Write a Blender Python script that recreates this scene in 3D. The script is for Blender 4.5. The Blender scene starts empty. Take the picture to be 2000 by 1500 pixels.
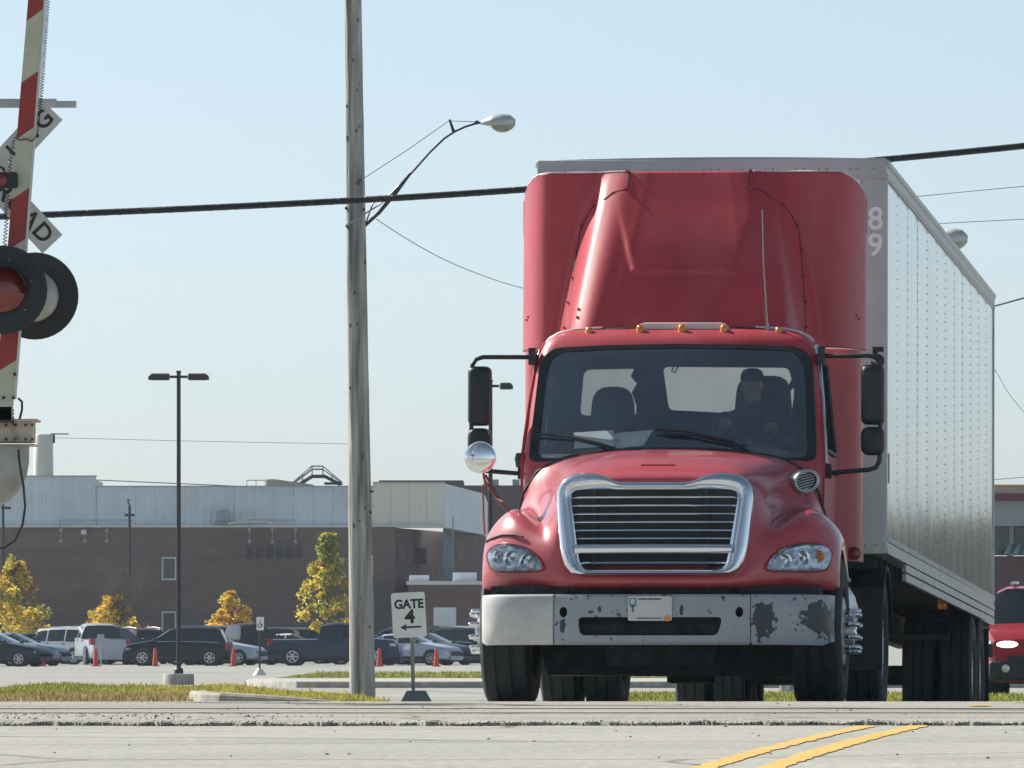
import bpy, bmesh, math, random
from mathutils import Vector, Matrix, Euler
random.seed(7)
SC = bpy.context.scene
COL = SC.collection
R = math.radians

# ------------------------------------------------------------------ camera
FPX, CZ, HOR = 15850.0, 1.14, 1250.0          # focal length in photo pixels, eye height, horizon row
cam_d = bpy.data.cameras.new('camera')
cam_d.sensor_width = 36.0
cam_d.lens = 36.0 * FPX / 2000.0
cam_d.shift_y = (HOR - 750.0) / 2000.0
cam_d.clip_start = 0.5
cam_d.clip_end = 9000
cam = bpy.data.objects.new('camera', cam_d)
COL.objects.link(cam)
cam.location = (0, 0, CZ)
cam.rotation_euler = (R(90), 0, 0)
SC.camera = cam

# ------------------------------------------------------------------ light
SUN_AZ, SUN_EL = R(52), R(38)                  # azimuth measured from the view direction towards the left
sun_vec = Vector((-math.sin(SUN_AZ) * math.cos(SUN_EL), math.cos(SUN_AZ) * math.cos(SUN_EL), math.sin(SUN_EL)))
w = bpy.data.worlds.new('World')
SC.world = w
w.use_nodes = True
nt = w.node_tree
bg = nt.nodes['Background']
sky = nt.nodes.new('ShaderNodeTexSky')
sky.sky_type = 'NISHITA'
sky.sun_disc = False
sky.sun_elevation = SUN_EL
sky.sun_rotation = -SUN_AZ
sky.air_density = 0.65
sky.dust_density = 0.75
sky.ozone_density = 3.0
sky.altitude = 200
hs_ = nt.nodes.new('ShaderNodeHueSaturation')
hs_.inputs['Saturation'].default_value = .66
hs_.inputs['Hue'].default_value = .481
nt.links.new(sky.outputs[0], hs_.inputs['Color'])
nt.links.new(hs_.outputs[0], bg.inputs[0])
bg.inputs[1].default_value = 0.077
sd = bpy.data.lights.new('sun', 'SUN')
sd.energy = 4.9
sd.angle = R(0.53)
sd.color = (1.0, 0.965, 0.89)
so = bpy.data.objects.new('sun', sd)
COL.objects.link(so)
so.rotation_euler = sun_vec.to_track_quat('Z', 'Y').to_euler()
SC.view_settings.view_transform = 'Standard'
SC.view_settings.look = 'None'
SC.view_settings.gamma = 1.0
SC.view_settings.use_curve_mapping = False
SC.view_settings.exposure = 0.69


# ------------------------------------------------------------------ helpers
def at(px, py, D):
    """a surveyed point: photo bearing and elevation at a known distance"""
    return Vector(((px - 1000) * D / FPX, D, CZ + (HOR - py) * D / FPX))


PROF = [(-200, -2.5), (-50, -.9), (0, -.12), (20, .40), (30, .595), (36, .632), (44, .674), (46.2, .697), (48, .712), (50.5, .718),
        (53.5, .712), (56, .708), (75, .242), (90, .22), (105, .28), (115, .30), (130, .26), (165, .17), (200, .08), (250, 0), (9000, 0)]


def zt(y):
    for (a, za), (b, zb) in zip(PROF, PROF[1:]):
        if a <= y <= b:
            return za + (zb - za) * (y - a) / (b - a)
    return 0.0


def lerp(a, b, t):
    return a + (b - a) * t


def interp(tab, x):
    if x <= tab[0][0]:
        return tab[0][1]
    for (a, za), (b, zb) in zip(tab, tab[1:]):
        if x <= b:
            return za + (zb - za) * (x - a) / (b - a)
    return tab[-1][1]


def sstep(a, b, x):
    t = max(0.0, min(1.0, (x - a) / (b - a)))
    return t * t * (3 - 2 * t)


class MB:
    def __init__(s):
        s.v, s.f, s.m, s.k = [], [], [], 0

    def add(s, vs, fs):
        o = len(s.v)
        s.v += [Vector(p) for p in vs]
        for f in fs:
            s.f.append([i + o for i in f])
            s.m.append(s.k)
        return s

    def box(s, c, d, rot=None, taper=(1, 1)):
        c = Vector(c)
        x, y, z = d[0] / 2, d[1] / 2, d[2] / 2
        P = [Vector((sx * x * (taper[0] if sz > 0 else 1), sy * y * (taper[1] if sz > 0 else 1), sz * z)) for sz in (-1, 1) for sx, sy in ((-1, -1), (1, -1), (1, 1), (-1, 1))]
        if rot is not None:
            M = Euler(rot).to_matrix()
            P = [M @ p for p in P]
        return s.add([c + p for p in P], [(3, 2, 1, 0), (4, 5, 6, 7), (0, 1, 5, 4), (1, 2, 6, 5), (2, 3, 7, 6), (3, 0, 4, 7)])

    def loft(s, rings, closed=True, c0=True, c1=True):
        n = len(rings[0])
        vs = [p for r in rings for p in r]
        fs = []
        for i in range(len(rings) - 1):
            for j in range(n if closed else n - 1):
                k = (j + 1) % n
                fs.append((i * n + j, i * n + k, (i + 1) * n + k, (i + 1) * n + j))
        if c0:
            fs.append(tuple(reversed(range(n))))
        if c1:
            fs.append(tuple(range((len(rings) - 1) * n, len(rings) * n)))
        return s.add(vs, fs)

    def tube(s, pts, r, seg=8, caps=True):
        pts = [Vector(p) for p in pts]
        rs = r if isinstance(r, (list, tuple)) else [r] * len(pts)
        t0 = (pts[1] - pts[0]).normalized()
        nrm = t0.orthogonal().normalized()
        rings = []
        for i, p in enumerate(pts):
            if i == 0:
                t = pts[1] - p
            elif i == len(pts) - 1:
                t = p - pts[i - 1]
            else:
                t = (pts[i + 1] - p).normalized() + (p - pts[i - 1]).normalized()
            t.normalize()
            nrm = (nrm - t * nrm.dot(t)).normalized()
            b = t.cross(nrm)
            rings.append([p + (nrm * math.cos(a) + b * math.sin(a)) * rs[i] for a in [2 * math.pi * k / seg for k in range(seg)]])
        return s.loft(rings, True, caps, caps)

    def lathe(s, prof, o=(0, 0, 0), axis='z', seg=24, c0=True, c1=True):
        o = Vector(o)
        rings = []
        for r, h in prof:
            ring = []
            for k in range(seg):
                a = 2 * math.pi * k / seg
                x, y = r * math.cos(a), r * math.sin(a)
                p = {'z': (x, y, h), 'x': (h, x, y), 'y': (y, h, x)}[axis]
                ring.append(o + Vector(p))
            rings.append(ring)
        return s.loft(rings, True, c0, c1)

    def sph(s, c, r, n=8, sc=(1, 1, 1)):
        c = Vector(c)
        m = max(4, n // 2)
        rings = []
        for i in range(1, m):
            a = math.pi * i / m
            rings.append([c + Vector((math.sin(a) * math.cos(2 * math.pi * k / n) * r * sc[0], math.sin(a) * math.sin(2 * math.pi * k / n) * r * sc[1], -math.cos(a) * r * sc[2])) for k in range(n)])
        return s.loft(rings)

    def prism(s, pts, depth, fn):
        """pts 2-D outline, fn(a, b, d) -> 3-D"""
        n = len(pts)
        vs = [fn(a, b, 0) for a, b in pts] + [fn(a, b, depth) for a, b in pts]
        fs = [tuple(reversed(range(n))), tuple(range(n, 2 * n))]
        fs += [(i, (i + 1) % n, n + (i + 1) % n, n + i) for i in range(n)]
        return s.add(vs, fs)

    def build(s, name, mats, parent=None, smooth=35, sub=0, bevel=0, kind=None, fix=True):
        me = bpy.data.meshes.new(name)
        me.from_pydata([tuple(p) for p in s.v], [], s.f)
        if not isinstance(mats, (list, tuple)):
            mats = [mats]
        for mm in mats:
            me.materials.append(mm)
        if len(mats) > 1:
            me.polygons.foreach_set('material_index', s.m)
        if fix:
            bm = bmesh.new()
            bm.from_mesh(me)
            bmesh.ops.recalc_face_normals(bm, faces=bm.faces)
            bm.to_mesh(me)
            bm.free()
        if smooth:
            me.polygons.foreach_set('use_smooth', [True] * len(me.polygons))
            me.set_sharp_from_angle(angle=R(smooth))
        me.update()
        o = bpy.data.objects.new(name, me)
        COL.objects.link(o)
        if parent:
            o.parent = parent
        if bevel:
            b = o.modifiers.new('bevel', 'BEVEL')
            b.width = bevel
            b.segments = 2
            b.limit_method = 'ANGLE'
            b.angle_limit = R(40)
        if sub:
            u = o.modifiers.new('sub', 'SUBSURF')
            u.levels = u.render_levels = sub
        if kind:
            o['kind'] = kind
        return o


def tag(o, label, cat, group=None):
    o['label'] = label
    o['category'] = cat
    if group:
        o['group'] = group
    return o


def empty(name, loc, rz=0.0, rx=0.0):
    o = bpy.data.objects.new(name, None)
    o.empty_display_size = .2
    COL.objects.link(o)
    o.location = loc
    o.rotation_euler = (rx, 0, rz)
    return o


def copy_tree(o, parent=None):
    c = o.copy()
    COL.objects.link(c)
    c.parent = parent
    for ch in o.children:
        copy_tree(ch, c)
    return c


def text(name, s, size, mat, parent, M, bold=0.0, depth=.002, sx=1.0):
    cu = bpy.data.curves.new(name, 'FONT')
    cu.body = s
    cu.size = size
    cu.align_x = 'CENTER'
    cu.align_y = 'CENTER'
    cu.extrude = depth
    cu.offset = bold
    cu.resolution_u = 4
    t = bpy.data.objects.new(name, cu)
    COL.objects.link(t)
    dg = bpy.context.evaluated_depsgraph_get()
    me = bpy.data.meshes.new_from_object(t.evaluated_get(dg))
    bpy.data.objects.remove(t)
    me.transform(M @ Matrix.Diagonal((sx, 1, 1, 1)))
    me.materials.clear()
    me.materials.append(mat)
    me.name = name
    o = bpy.data.objects.new(name, me)
    COL.objects.link(o)
    o.parent = parent
    return o


def boolean(o, cutters, op='DIFFERENCE'):
    for c in cutters:
        m = o.modifiers.new('b', 'BOOLEAN')
        m.operation = op
        m.object = c
        m.solver = 'EXACT'
        m.material_mode = 'TRANSFER'
    dg = bpy.context.evaluated_depsgraph_get()
    me = bpy.data.meshes.new_from_object(o.evaluated_get(dg))
    o.modifiers.clear()
    o.data = me
    for c in cutters:
        bpy.data.objects.remove(c)
    me.polygons.foreach_set('use_smooth', [True] * len(me.polygons))
    me.set_sharp_from_angle(angle=R(30))
    return o


# ------------------------------------------------------------------ materials
def mat(name, col, rough=.5, metal=0.0, coat=0.0, var=.12, scale=6.0, bump=0.0, bscale=60.0, spec=.5, stretch=(1, 1, 1), dirt=None, dirt_amt=.45, rvar=0.0, emis=None, two=None):
    m = bpy.data.materials.new(name)
    m.use_nodes = True
    t = m.node_tree
    N, Lk = t.nodes, t.links
    b = N['Principled BSDF']
    b.inputs['Roughness'].default_value = rough
    b.inputs['Metallic'].default_value = metal
    b.inputs['Coat Weight'].default_value = coat
    b.inputs['Coat Roughness'].default_value = .08
    b.inputs['Specular IOR Level'].default_value = spec
    tc = N.new('ShaderNodeTexCoord')
    mp = N.new('ShaderNodeMapping')
    mp.inputs['Scale'].default_value = stretch
    Lk.new(tc.outputs['Object'], mp.inputs[0])
    nz = N.new('ShaderNodeTexNoise')
    nz.inputs['Scale'].default_value = scale
    nz.inputs['Detail'].default_value = 6
    nz.inputs['Roughness'].default_value = .5
    Lk.new(mp.outputs[0], nz.inputs['Vector'])
    rp = N.new('ShaderNodeValToRGB')
    c2 = two or tuple(c * (1 - 2 * var) for c in col)
    c3 = tuple(min(1, c * (1 + var)) for c in col)
    rp.color_ramp.elements[0].position = .3
    rp.color_ramp.elements[0].color = (*c2, 1)
    rp.color_ramp.elements[1].position = .7
    rp.color_ramp.elements[1].color = (*c3, 1)
    Lk.new(nz.outputs['Fac'], rp.inputs[0])
    out = rp.outputs[0]
    if dirt:
        n2 = N.new('ShaderNodeTexNoise')
        n2.inputs['Scale'].default_value = scale * .55
        n2.inputs['Detail'].default_value = 8
        n2.inputs['Roughness'].default_value = .7
        Lk.new(mp.outputs[0], n2.inputs['Vector'])
        mr = N.new('ShaderNodeMapRange')
        mr.inputs[1].default_value = .5
        mr.inputs[2].default_value = .78
        mr.inputs[4].default_value = dirt_amt
        Lk.new(n2.outputs['Fac'], mr.inputs[0])
        mx = N.new('ShaderNodeMixRGB')
        mx.inputs[2].default_value = (*dirt, 1)
        Lk.new(mr.outputs[0], mx.inputs[0])
        Lk.new(out, mx.inputs[1])
        out = mx.outputs[0]
    Lk.new(out, b.inputs['Base Color'])
    if rvar:
        mr2 = N.new('ShaderNodeMapRange')
        mr2.inputs[3].default_value = max(.02, rough - rvar)
        mr2.inputs[4].default_value = rough + rvar
        Lk.new(nz.outputs['Fac'], mr2.inputs[0])
        Lk.new(mr2.outputs[0], b.inputs['Roughness'])
    if bump:
        n3 = N.new('ShaderNodeTexNoise')
        n3.inputs['Scale'].default_value = bscale
        n3.inputs['Detail'].default_value = 5
        Lk.new(mp.outputs[0], n3.inputs['Vector'])
        bp = N.new('ShaderNodeBump')
        bp.inputs['Strength'].default_value = bump
        bp.inputs['Distance'].default_value = .02
        Lk.new(n3.outputs['Fac'], bp.inputs['Height'])
        Lk.new(bp.outputs[0], b.inputs['Normal'])
    if emis:
        b.inputs['Emission Color'].default_value = (*emis[0], 1)
        b.inputs['Emission Strength'].default_value = emis[1]
    return m


def leaf_mat(name, col, var=.2):
    m = mat(name, col, .6, var=var, scale=2, spec=.3)
    t = m.node_tree
    b = t.nodes['Principled BSDF']
    src = b.inputs['Base Color'].links[0].from_socket
    tr = t.nodes.new('ShaderNodeBsdfTranslucent')
    t.links.new(src, tr.inputs[0])
    mx = t.nodes.new('ShaderNodeMixShader')
    mx.inputs[0].default_value = .5
    t.links.new(b.outputs[0], mx.inputs[1])
    t.links.new(tr.outputs[0], mx.inputs[2])
    t.links.new(mx.outputs[0], t.nodes['Material Output'].inputs[0])
    return m


def glass_mat(name, tint=(.75, .85, .85), refl=1.0, ior=1.6, sky_film=0.0):
    m = bpy.data.materials.new(name)
    m.use_nodes = True
    t = m.node_tree
    t.nodes.clear()
    o = t.nodes.new('ShaderNodeOutputMaterial')
    tr = t.nodes.new('ShaderNodeBsdfTransparent')
    tr.inputs[0].default_value = (*tint, 1)
    gl = t.nodes.new('ShaderNodeBsdfGlossy')
    gl.inputs['Roughness'].default_value = .03
    gl.inputs[0].default_value = (.95, .97, 1, 1)
    fr = t.nodes.new('ShaderNodeFresnel')
    fr.inputs[0].default_value = ior
    mu = t.nodes.new('ShaderNodeMath')
    mu.operation = 'MULTIPLY'
    mu.use_clamp = True
    mu.inputs[1].default_value = refl
    mx = t.nodes.new('ShaderNodeMixShader')
    t.links.new(fr.outputs[0], mu.inputs[0])
    t.links.new(mu.outputs[0], mx.inputs[0])
    t.links.new(tr.outputs[0], mx.inputs[1])
    t.links.new(gl.outputs[0], mx.inputs[2])
    last = mx.outputs[0]
    if sky_film:
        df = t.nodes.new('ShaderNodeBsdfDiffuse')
        df.inputs[0].default_value = (.22, .45, .66, 1)  # blue of this dusty film stands in for sky mirrored in the glass
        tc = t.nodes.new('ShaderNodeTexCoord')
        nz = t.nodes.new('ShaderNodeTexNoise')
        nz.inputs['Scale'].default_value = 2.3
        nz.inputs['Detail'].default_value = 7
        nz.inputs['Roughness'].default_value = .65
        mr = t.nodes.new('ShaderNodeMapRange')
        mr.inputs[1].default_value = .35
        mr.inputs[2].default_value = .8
        mr.inputs[3].default_value = sky_film * .5
        mr.inputs[4].default_value = sky_film * 2.4
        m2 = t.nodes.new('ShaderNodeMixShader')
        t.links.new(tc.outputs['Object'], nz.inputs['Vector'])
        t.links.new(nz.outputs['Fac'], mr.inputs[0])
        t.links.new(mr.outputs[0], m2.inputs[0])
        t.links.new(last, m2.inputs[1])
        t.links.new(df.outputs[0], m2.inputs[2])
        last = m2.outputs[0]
    t.links.new(last, o.inputs[0])
    return m


M = {}
M['red'] = mat('red_paint', (.45, .040, .055), .47, 0, .32, .07, 3.5, dirt=(.50, .13, .14), dirt_amt=.5, stretch=(1, 1, .3), rvar=.06, spec=.4)
M['red_side'] = mat('red_gloss_paint', (.40, .034, .042), .28, 0, .25, .05, 2.0, spec=.4)
M['red_hood'] = mat('red_hood_paint', (.44, .055, .070), .38, 0, .7, .06, 2.0, dirt=(.48, .18, .19), dirt_amt=.4, rvar=.06)
M['fibre'] = mat('bare_fibreglass', (.62, .62, .58), .7, var=.05)
M['dark'] = mat('black_plastic', (.016, .023, .029), .5, var=.2, scale=9)
M['undercarriage'] = mat('undercarriage_grime', (.022, .029, .034), .8, var=.35, scale=9, bump=.4, bscale=30)
M['rubber'] = mat('tyre_rubber', (.017, .022, .026), .75, var=.2, scale=14, bump=.3, bscale=50, dirt=(.05, .055, .058), dirt_amt=.3)
M['chrome'] = mat('chrome', (.82, .84, .87), .09, 1.0, var=.04, scale=3)
M['alu'] = mat('aluminium', (.55, .56, .57), .35, 1.0, var=.1, scale=8)
M['steel'] = mat('galvanised_steel', (.42, .44, .45), .45, .8, var=.12, scale=10)
M['white'] = mat('white_paint', (.72, .73, .72), .45, var=.05, scale=5, dirt=(.4, .39, .36), dirt_amt=.3)
M['concrete'] = mat('concrete', (.42, .40, .36), .9, var=.16, scale=5, bump=.3, bscale=30, dirt=(.25, .23, .2))
M['amber'] = mat('amber_lens', (.75, .25, .02), .2, coat=.5, var=.05)
M['redlens'] = mat('red_lens', (.20, .018, .015), .2, coat=.6, var=.1, scale=30)
M['seat'] = mat('seat_cloth', (.02, .024, .03), .85, var=.15, scale=12)
M['lining'] = mat('cab_lining', (.035, .04, .045), .8, var=.15)
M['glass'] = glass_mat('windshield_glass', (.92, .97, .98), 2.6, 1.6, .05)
M['window'] = glass_mat('window_glass', (.94, .97, .96), .9, 1.45)
M['carglass'] = mat('car_window', (.012, .016, .02), .05, coat=.6, var=.1)
M['leather'] = M['dark']
# ------------------------------------------------------------------ ground and road
def ground_mat(name, col, col2, sc, fine, bump=.25, cracks=0.0, stretch=(1, 1, 1)):
    m = mat(name, col, .92, var=.1, scale=sc, two=col2, bump=bump, bscale=fine, spec=.25, stretch=stretch)
    t = m.node_tree
    N, Lk = t.nodes, t.links
    b = N['Principled BSDF']
    src = b.inputs['Base Color'].links[0].from_socket
    nz = N.new('ShaderNodeTexNoise')
    nz.inputs['Scale'].default_value = fine
    nz.inputs['Detail'].default_value = 3
    tc = N.new('ShaderNodeTexCoord')
    Lk.new(tc.outputs['Object'], nz.inputs['Vector'])
    mr = N.new('ShaderNodeMapRange')
    mr.inputs[1].default_value = .3
    mr.inputs[2].default_value = .7
    mr.inputs[3].default_value = .72
    mr.inputs[4].default_value = 1.22
    Lk.new(nz.outputs['Fac'], mr.inputs[0])
    mx = N.new('ShaderNodeMixRGB')
    mx.blend_type = 'MULTIPLY'
    mx.inputs[0].default_value = 1
    Lk.new(src, mx.inputs[1])
    Lk.new(mr.outputs[0], mx.inputs[2])
    out = mx.outputs[0]
    if cracks:
        vo = N.new('ShaderNodeTexVoronoi')
        vo.feature = 'DISTANCE_TO_EDGE'
        vo.inputs['Scale'].default_value = cracks
        n2 = N.new('ShaderNodeTexNoise')
        n2.inputs['Scale'].default_value = cracks * 3
        n2.inputs['Detail'].default_value = 4
        ad = N.new('ShaderNodeMixRGB')
        ad.blend_type = 'ADD'
        ad.inputs[0].default_value = .5
        Lk.new(tc.outputs['Object'], n2.inputs['Vector'])
        Lk.new(tc.outputs['Object'], ad.inputs[1])
        Lk.new(n2.outputs['Color'], ad.inputs[2])
        Lk.new(ad.outputs[0], vo.inputs['Vector'])
        r2 = N.new('ShaderNodeMapRange')
        r2.inputs[1].default_value = .0
        r2.inputs[2].default_value = .012
        r2.inputs[3].default_value = .45
        r2.inputs[4].default_value = 1
        Lk.new(vo.outputs['Distance'], r2.inputs[0])
        m2 = N.new('ShaderNodeMixRGB')
        m2.blend_type = 'MULTIPLY'
        m2.inputs[0].default_value = 1
        Lk.new(out, m2.inputs[1])
        Lk.new(r2.outputs[0], m2.inputs[2])
        out = m2.outputs[0]
    Lk.new(out, b.inputs['Base Color'])
    return m


M['road'] = ground_mat('road_asphalt', (.345, .335, .29), (.30, .292, .253), .5, 22, .2, .22)
M['crossing'] = ground_mat('crossing_asphalt', (.35, .335, .29), (.25, .238, .205), 1.6, 26, .6, .5, (.22, 1.4, 1))
M['lot'] = ground_mat('lot_asphalt', (.32, .315, .285), (.27, .265, .24), .12, 5, .2, .07)
M['earth'] = ground_mat('bare_earth', (.22, .17, .10), (.14, .12, .06), .8, 12, .6)
M['yellow'] = mat('yellow_road_paint', (.66, .38, .07), .8, var=.1, scale=9, dirt=(.34, .31, .25), dirt_amt=1.0, stretch=(2, .5, 1))
M['turf'] = ground_mat('turf', (.12, .15, .03), (.09, .10, .03), .8, 12, .5)


def sheet(name, xs, ys, zf, m, kind='structure', edge=None):
    b = MB()
    n = len(xs)
    vs = [(edge(x, y) if edge else x, y, zf(x, y)) for y in ys for x in xs]
    fs = [(j * n + i, j * n + i + 1, (j + 1) * n + i + 1, (j + 1) * n + i) for j in range(len(ys) - 1) for i in range(n - 1)]
    b.add(vs, fs)
    o = b.build(name, m, smooth=0, fix=False)
    o['kind'] = kind
    return o


def frange(a, b, n):
    return [a + (b - a) * i / n for i in range(n + 1)]


def flat(y0, y1):
    ys = sorted(set([p[0] for p in PROF if y0 < p[0] < y1] + [y0, y1]))
    return ys


sheet('ground', [-3500, -60, 60, 3500], flat(-60, 8800), lambda x, y: zt(y) - .004, M['lot'])
# near roadway, up to the broken asphalt lip of the crossing
sheet('road', frange(-9, 14, 8), sorted(set(frange(-20, 47, 67) + [44, 46.2])), lambda x, y: zt(y), M['road'])
sheet('road_beyond_crossing', frange(-40, 40, 4), flat(53.0, 100), lambda x, y: zt(y) + .002, M['lot'])

# crossing: a coarse patched overlay with a ragged front lip, a few cm proud of the road
cr = MB()
xs = [-9, -6] + frange(-4.2, 5.4, 960) + [9, 14]
nx = len(xs) - 1
rows = []
lipy = [44.05 + .09 * math.sin(xs[i] * 1.1) + .04 * math.sin(xs[i] * 7.3) + random.uniform(-.014, .014) + .03 * math.sin(xs[i] * 31 + 2 * math.sin(xs[i] * 13)) for i in range(nx + 1)]
liph = [(.019 + .007 * math.sin(xs[i] * 4.1) * math.sin(xs[i] * 17.0) + random.uniform(-.003, .003)) * (1.0 - .45 * sstep(6.0, 9.5, xs[i])) for i in range(nx + 1)]
rows.append([(xs[i], lipy[i], zt(lipy[i]) - .01) for i in range(nx + 1)])
rows.append([(xs[i], lipy[i] + .004, zt(lipy[i]) + liph[i] * .85) for i in range(nx + 1)])
rows.append([(xs[i], lipy[i] + .03, zt(lipy[i] + .03) + liph[i]) for i in range(nx + 1)])
for y in [44.45] + frange(44.9, 53.2, 26):
    rows.append([(xs[i], y, zt(y) + (.03 if y > 44.5 else .024) * (1 - sstep(52.3, 53.2, y)) + random.uniform(-.0006, .0006)) for i in range(nx + 1)])
n = nx + 1
cr.add([p for r in rows for p in r], [(j * n + i, j * n + i + 1, (j + 1) * n + i + 1, (j + 1) * n + i) for j in range(len(rows) - 1) for i in range(nx)])
o = cr.build('crossing_pavement', M['crossing'], smooth=0, fix=False)
o['kind'] = 'structure'
# running rails in their flangeways
M['rail'] = mat('worn_rail_steel', (.10, .085, .075), .5, .7, var=.3, scale=12)
for yy in (46.05, 47.49):
    b = MB()
    b.loft([[(x, yy + dy, zt(yy) + dz) for dy, dz in ((-.035, -.12), (.035, -.12), (.035, .026), (.028, .033), (-.028, .033), (-.035, .026))] for x in frange(-40, 40, 10)])
    b.box((0, yy - .06, zt(yy) - .055), (80, .045, .174))
    o = b.build('rail', [M['rail']], smooth=0)
    o['kind'] = 'structure'
# crumbled gravel along the lip and over the ballast side
M['gravel'] = mat('gravel', (.26, .25, .22), .9, var=.3, scale=40)
M['gravel_dark'] = mat('dark_tar_crumbs', (.06, .058, .055), .9, var=.3, scale=40)
b = MB()


def stone(b, x, y, z, r):
    vs = [Vector((x, y, z)) + Vector((random.uniform(.7, 1.2) * sx * r, random.uniform(.7, 1.2) * sy * r, random.uniform(.5, 1) * sz * r * .8)) for sx, sy, sz in ((1, 0, 0), (-1, 0, 0), (0, 1, 0), (0, -1, 0), (0, 0, 1), (0, 0, -1))]
    b.add(vs, [(0, 2, 4), (2, 1, 4), (1, 3, 4), (3, 0, 4), (2, 0, 5), (1, 2, 5), (3, 1, 5), (0, 3, 5)])


for k in range(1100):
    x = random.uniform(-3.4, 2.4) if random.random() < .8 else random.uniform(-3.4, 4.2)
    i = min(nx - 2, max(2, 2 + int((x + 4.2) / 9.6 * 960)))
    y = lipy[i] + random.gauss(-.01, .05)
    b.k = 1 if random.random() < .65 else 0
    stone(b, x, y, zt(y) + (.004 if y < lipy[i] else liph[i]), random.uniform(.003, .0075))
for k in range(160):
    x = random.uniform(-3.2, -1.0)
    y = random.uniform(44.3, 46)
    b.k = 1 if random.random() < .55 else 0
    stone(b, x, y, zt(y) + .032, random.uniform(.004, .010))
for k in range(90):
    x = random.uniform(-3.2, 4)
    y = random.uniform(34, 44) if random.random() < .4 else random.uniform(44.5, 52)
    b.k = 1 if random.random() < .4 else 0
    stone(b, x, y, zt(y) + (.03 if y > 44.2 else 0.002), random.uniform(.005, .012))
o = b.build('gravel', [M['gravel'], M['gravel_dark']], smooth=0, kind='stuff')
for px, D, r in ((703, 46.6, .028), (716, 46.7, .018), (4, 50, .035), (18, 50.2, .03), (350, 46, .016)):
    pass

# double yellow centre line: runs on across the crossing, mostly worn away there
SL = .105


def stripe(x38, y0, y1, wd, dz, seed):
    rnd = random.Random(seed)
    b = MB()
    ys = frange(y0, y1, int((y1 - y0) * 6))
    L, Rr = [], []
    for y in ys:
        xc = x38 + (y - 38) * SL + .0014 * (y - 38) ** 2
        L.append((xc - wd / 2 + rnd.uniform(-.012, .012), y, zt(y) + dz))
        Rr.append((xc + wd / 2 + rnd.uniform(-.012, .012), y, zt(y) + dz))
    n = len(ys)
    b.add(L + Rr, [(i, n + i, n + i + 1, i + 1) for i in range(n - 1)])
    o = b.build('lane_marking', M['yellow'], smooth=0, fix=False)
    o['kind'] = 'structure'


stripe(1.26, 10, 43.9, .105, .004, 1)
stripe(1.53, 10, 44.0, .115, .004, 2)
stripe(1.53, 48.4, 48.9, .11, .036, 3)
stripe(1.62, 50.6, 51.2, .10, .036, 4)

# ------------------------------------------------------------------ grass verge and kerb on the left
def yb(x):
    return interp([(-40, 140), (-6.2, 138), (-4.5, 134), (-3.0, 122), (-1.9, 112), (-1.6, 106)], x)


def yf(x):
    return interp([(-40, 103), (-4.2, 103.5), (-2.0, 103.5), (-1.6, 105.9)], x)


def vz(x, t):
    h = lerp(.345, .352, t) + .012 * math.sin(x * 2.3) * t
    return lerp(h, .30, sstep(-3.4, -1.7, x))


b = MB()
xs = frange(-40, -8, 10) + frange(-7.8, -1.6, 60)
ts = frange(0, 1, 14)
vs = [(x, lerp(yf(x), yb(x), t), zt(lerp(yf(x), yb(x), t)) - .01 if t in (0, 1) else vz(x, t)) for t in ts for x in xs]
n = len(xs)
b.add(vs, [(j * n + i, j * n + i + 1, (j + 1) * n + i + 1, (j + 1) * n + i) for j in range(len(ts) - 1) for i in range(n - 1)])
o = b.build('verge', M['earth'], smooth=60, fix=False)
o['kind'] = 'structure'
M['blade'] = leaf_mat('grass_blade', (.21, .24, .045), .25)
M['blade_y'] = leaf_mat('yellowed_grass_blade', (.42, .38, .08), .2)
M['blade_d'] = leaf_mat('dead_leaf_litter', (.34, .25, .12), .3)


def blades(b, x, y, z, h, k):
    b.k = k
    a = random.uniform(0, 6.28)
    wd = random.uniform(.008, .016)
    lx, ly = random.gauss(0, .35) * h, random.gauss(0, .35) * h
    dx, dy = math.cos(a) * wd, math.sin(a) * wd
    b.add([(x - dx, y - dy, z - .01), (x + dx, y + dy, z - .01), (x + lx * .5 + dx * .7, y + ly * .5 + dy * .7, z + h * .6), (x + lx, y + ly, z + h)], [(0, 1, 2), (0, 2, 3)])


b = MB()
for k in range(26000):
    x = random.uniform(-8.2, -1.62)
    t = random.random() ** .9
    y = lerp(yf(x), yb(x), t)
    z = vz(x, t)
    dead = 1.2 * sstep(.6, .0, t) * sstep(-7.8, -6.2, x) * (1 - sstep(-4.4, -3.9, x)) + (.5 if (-2.6 < x < -2.0 and t < .4) else 0)
    hv = .55 + .45 * math.sin(x * 2.9 + 1.7 * math.sin(y * .31)) * math.sin(x * 1.13 + y * .4) + (.8 if random.random() < .03 else 0)
    if random.random() < dead * (.8 if not -7.0 < x < -4.1 else .97):
        kk, h = 2, random.uniform(.02, .075)
    elif random.random() < sstep(-7.5, -4.4, x) * .6 + .32:
        kk, h = 1, random.uniform(.03, .085)
    else:
        kk, h = 0, random.uniform(.03, .095)
    blades(b, x, y, z, h * (hv if kk != 2 else 1) + .012, kk)
b.build('grass', [M['blade'], M['blade_y'], M['blade_d']], smooth=0, kind='stuff', fix=False)

M['kerb'] = mat('stained_kerb', (.34, .31, .26), .9, var=.16, scale=5, bump=.3, bscale=30, dirt=(.2, .17, .13))
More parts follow.
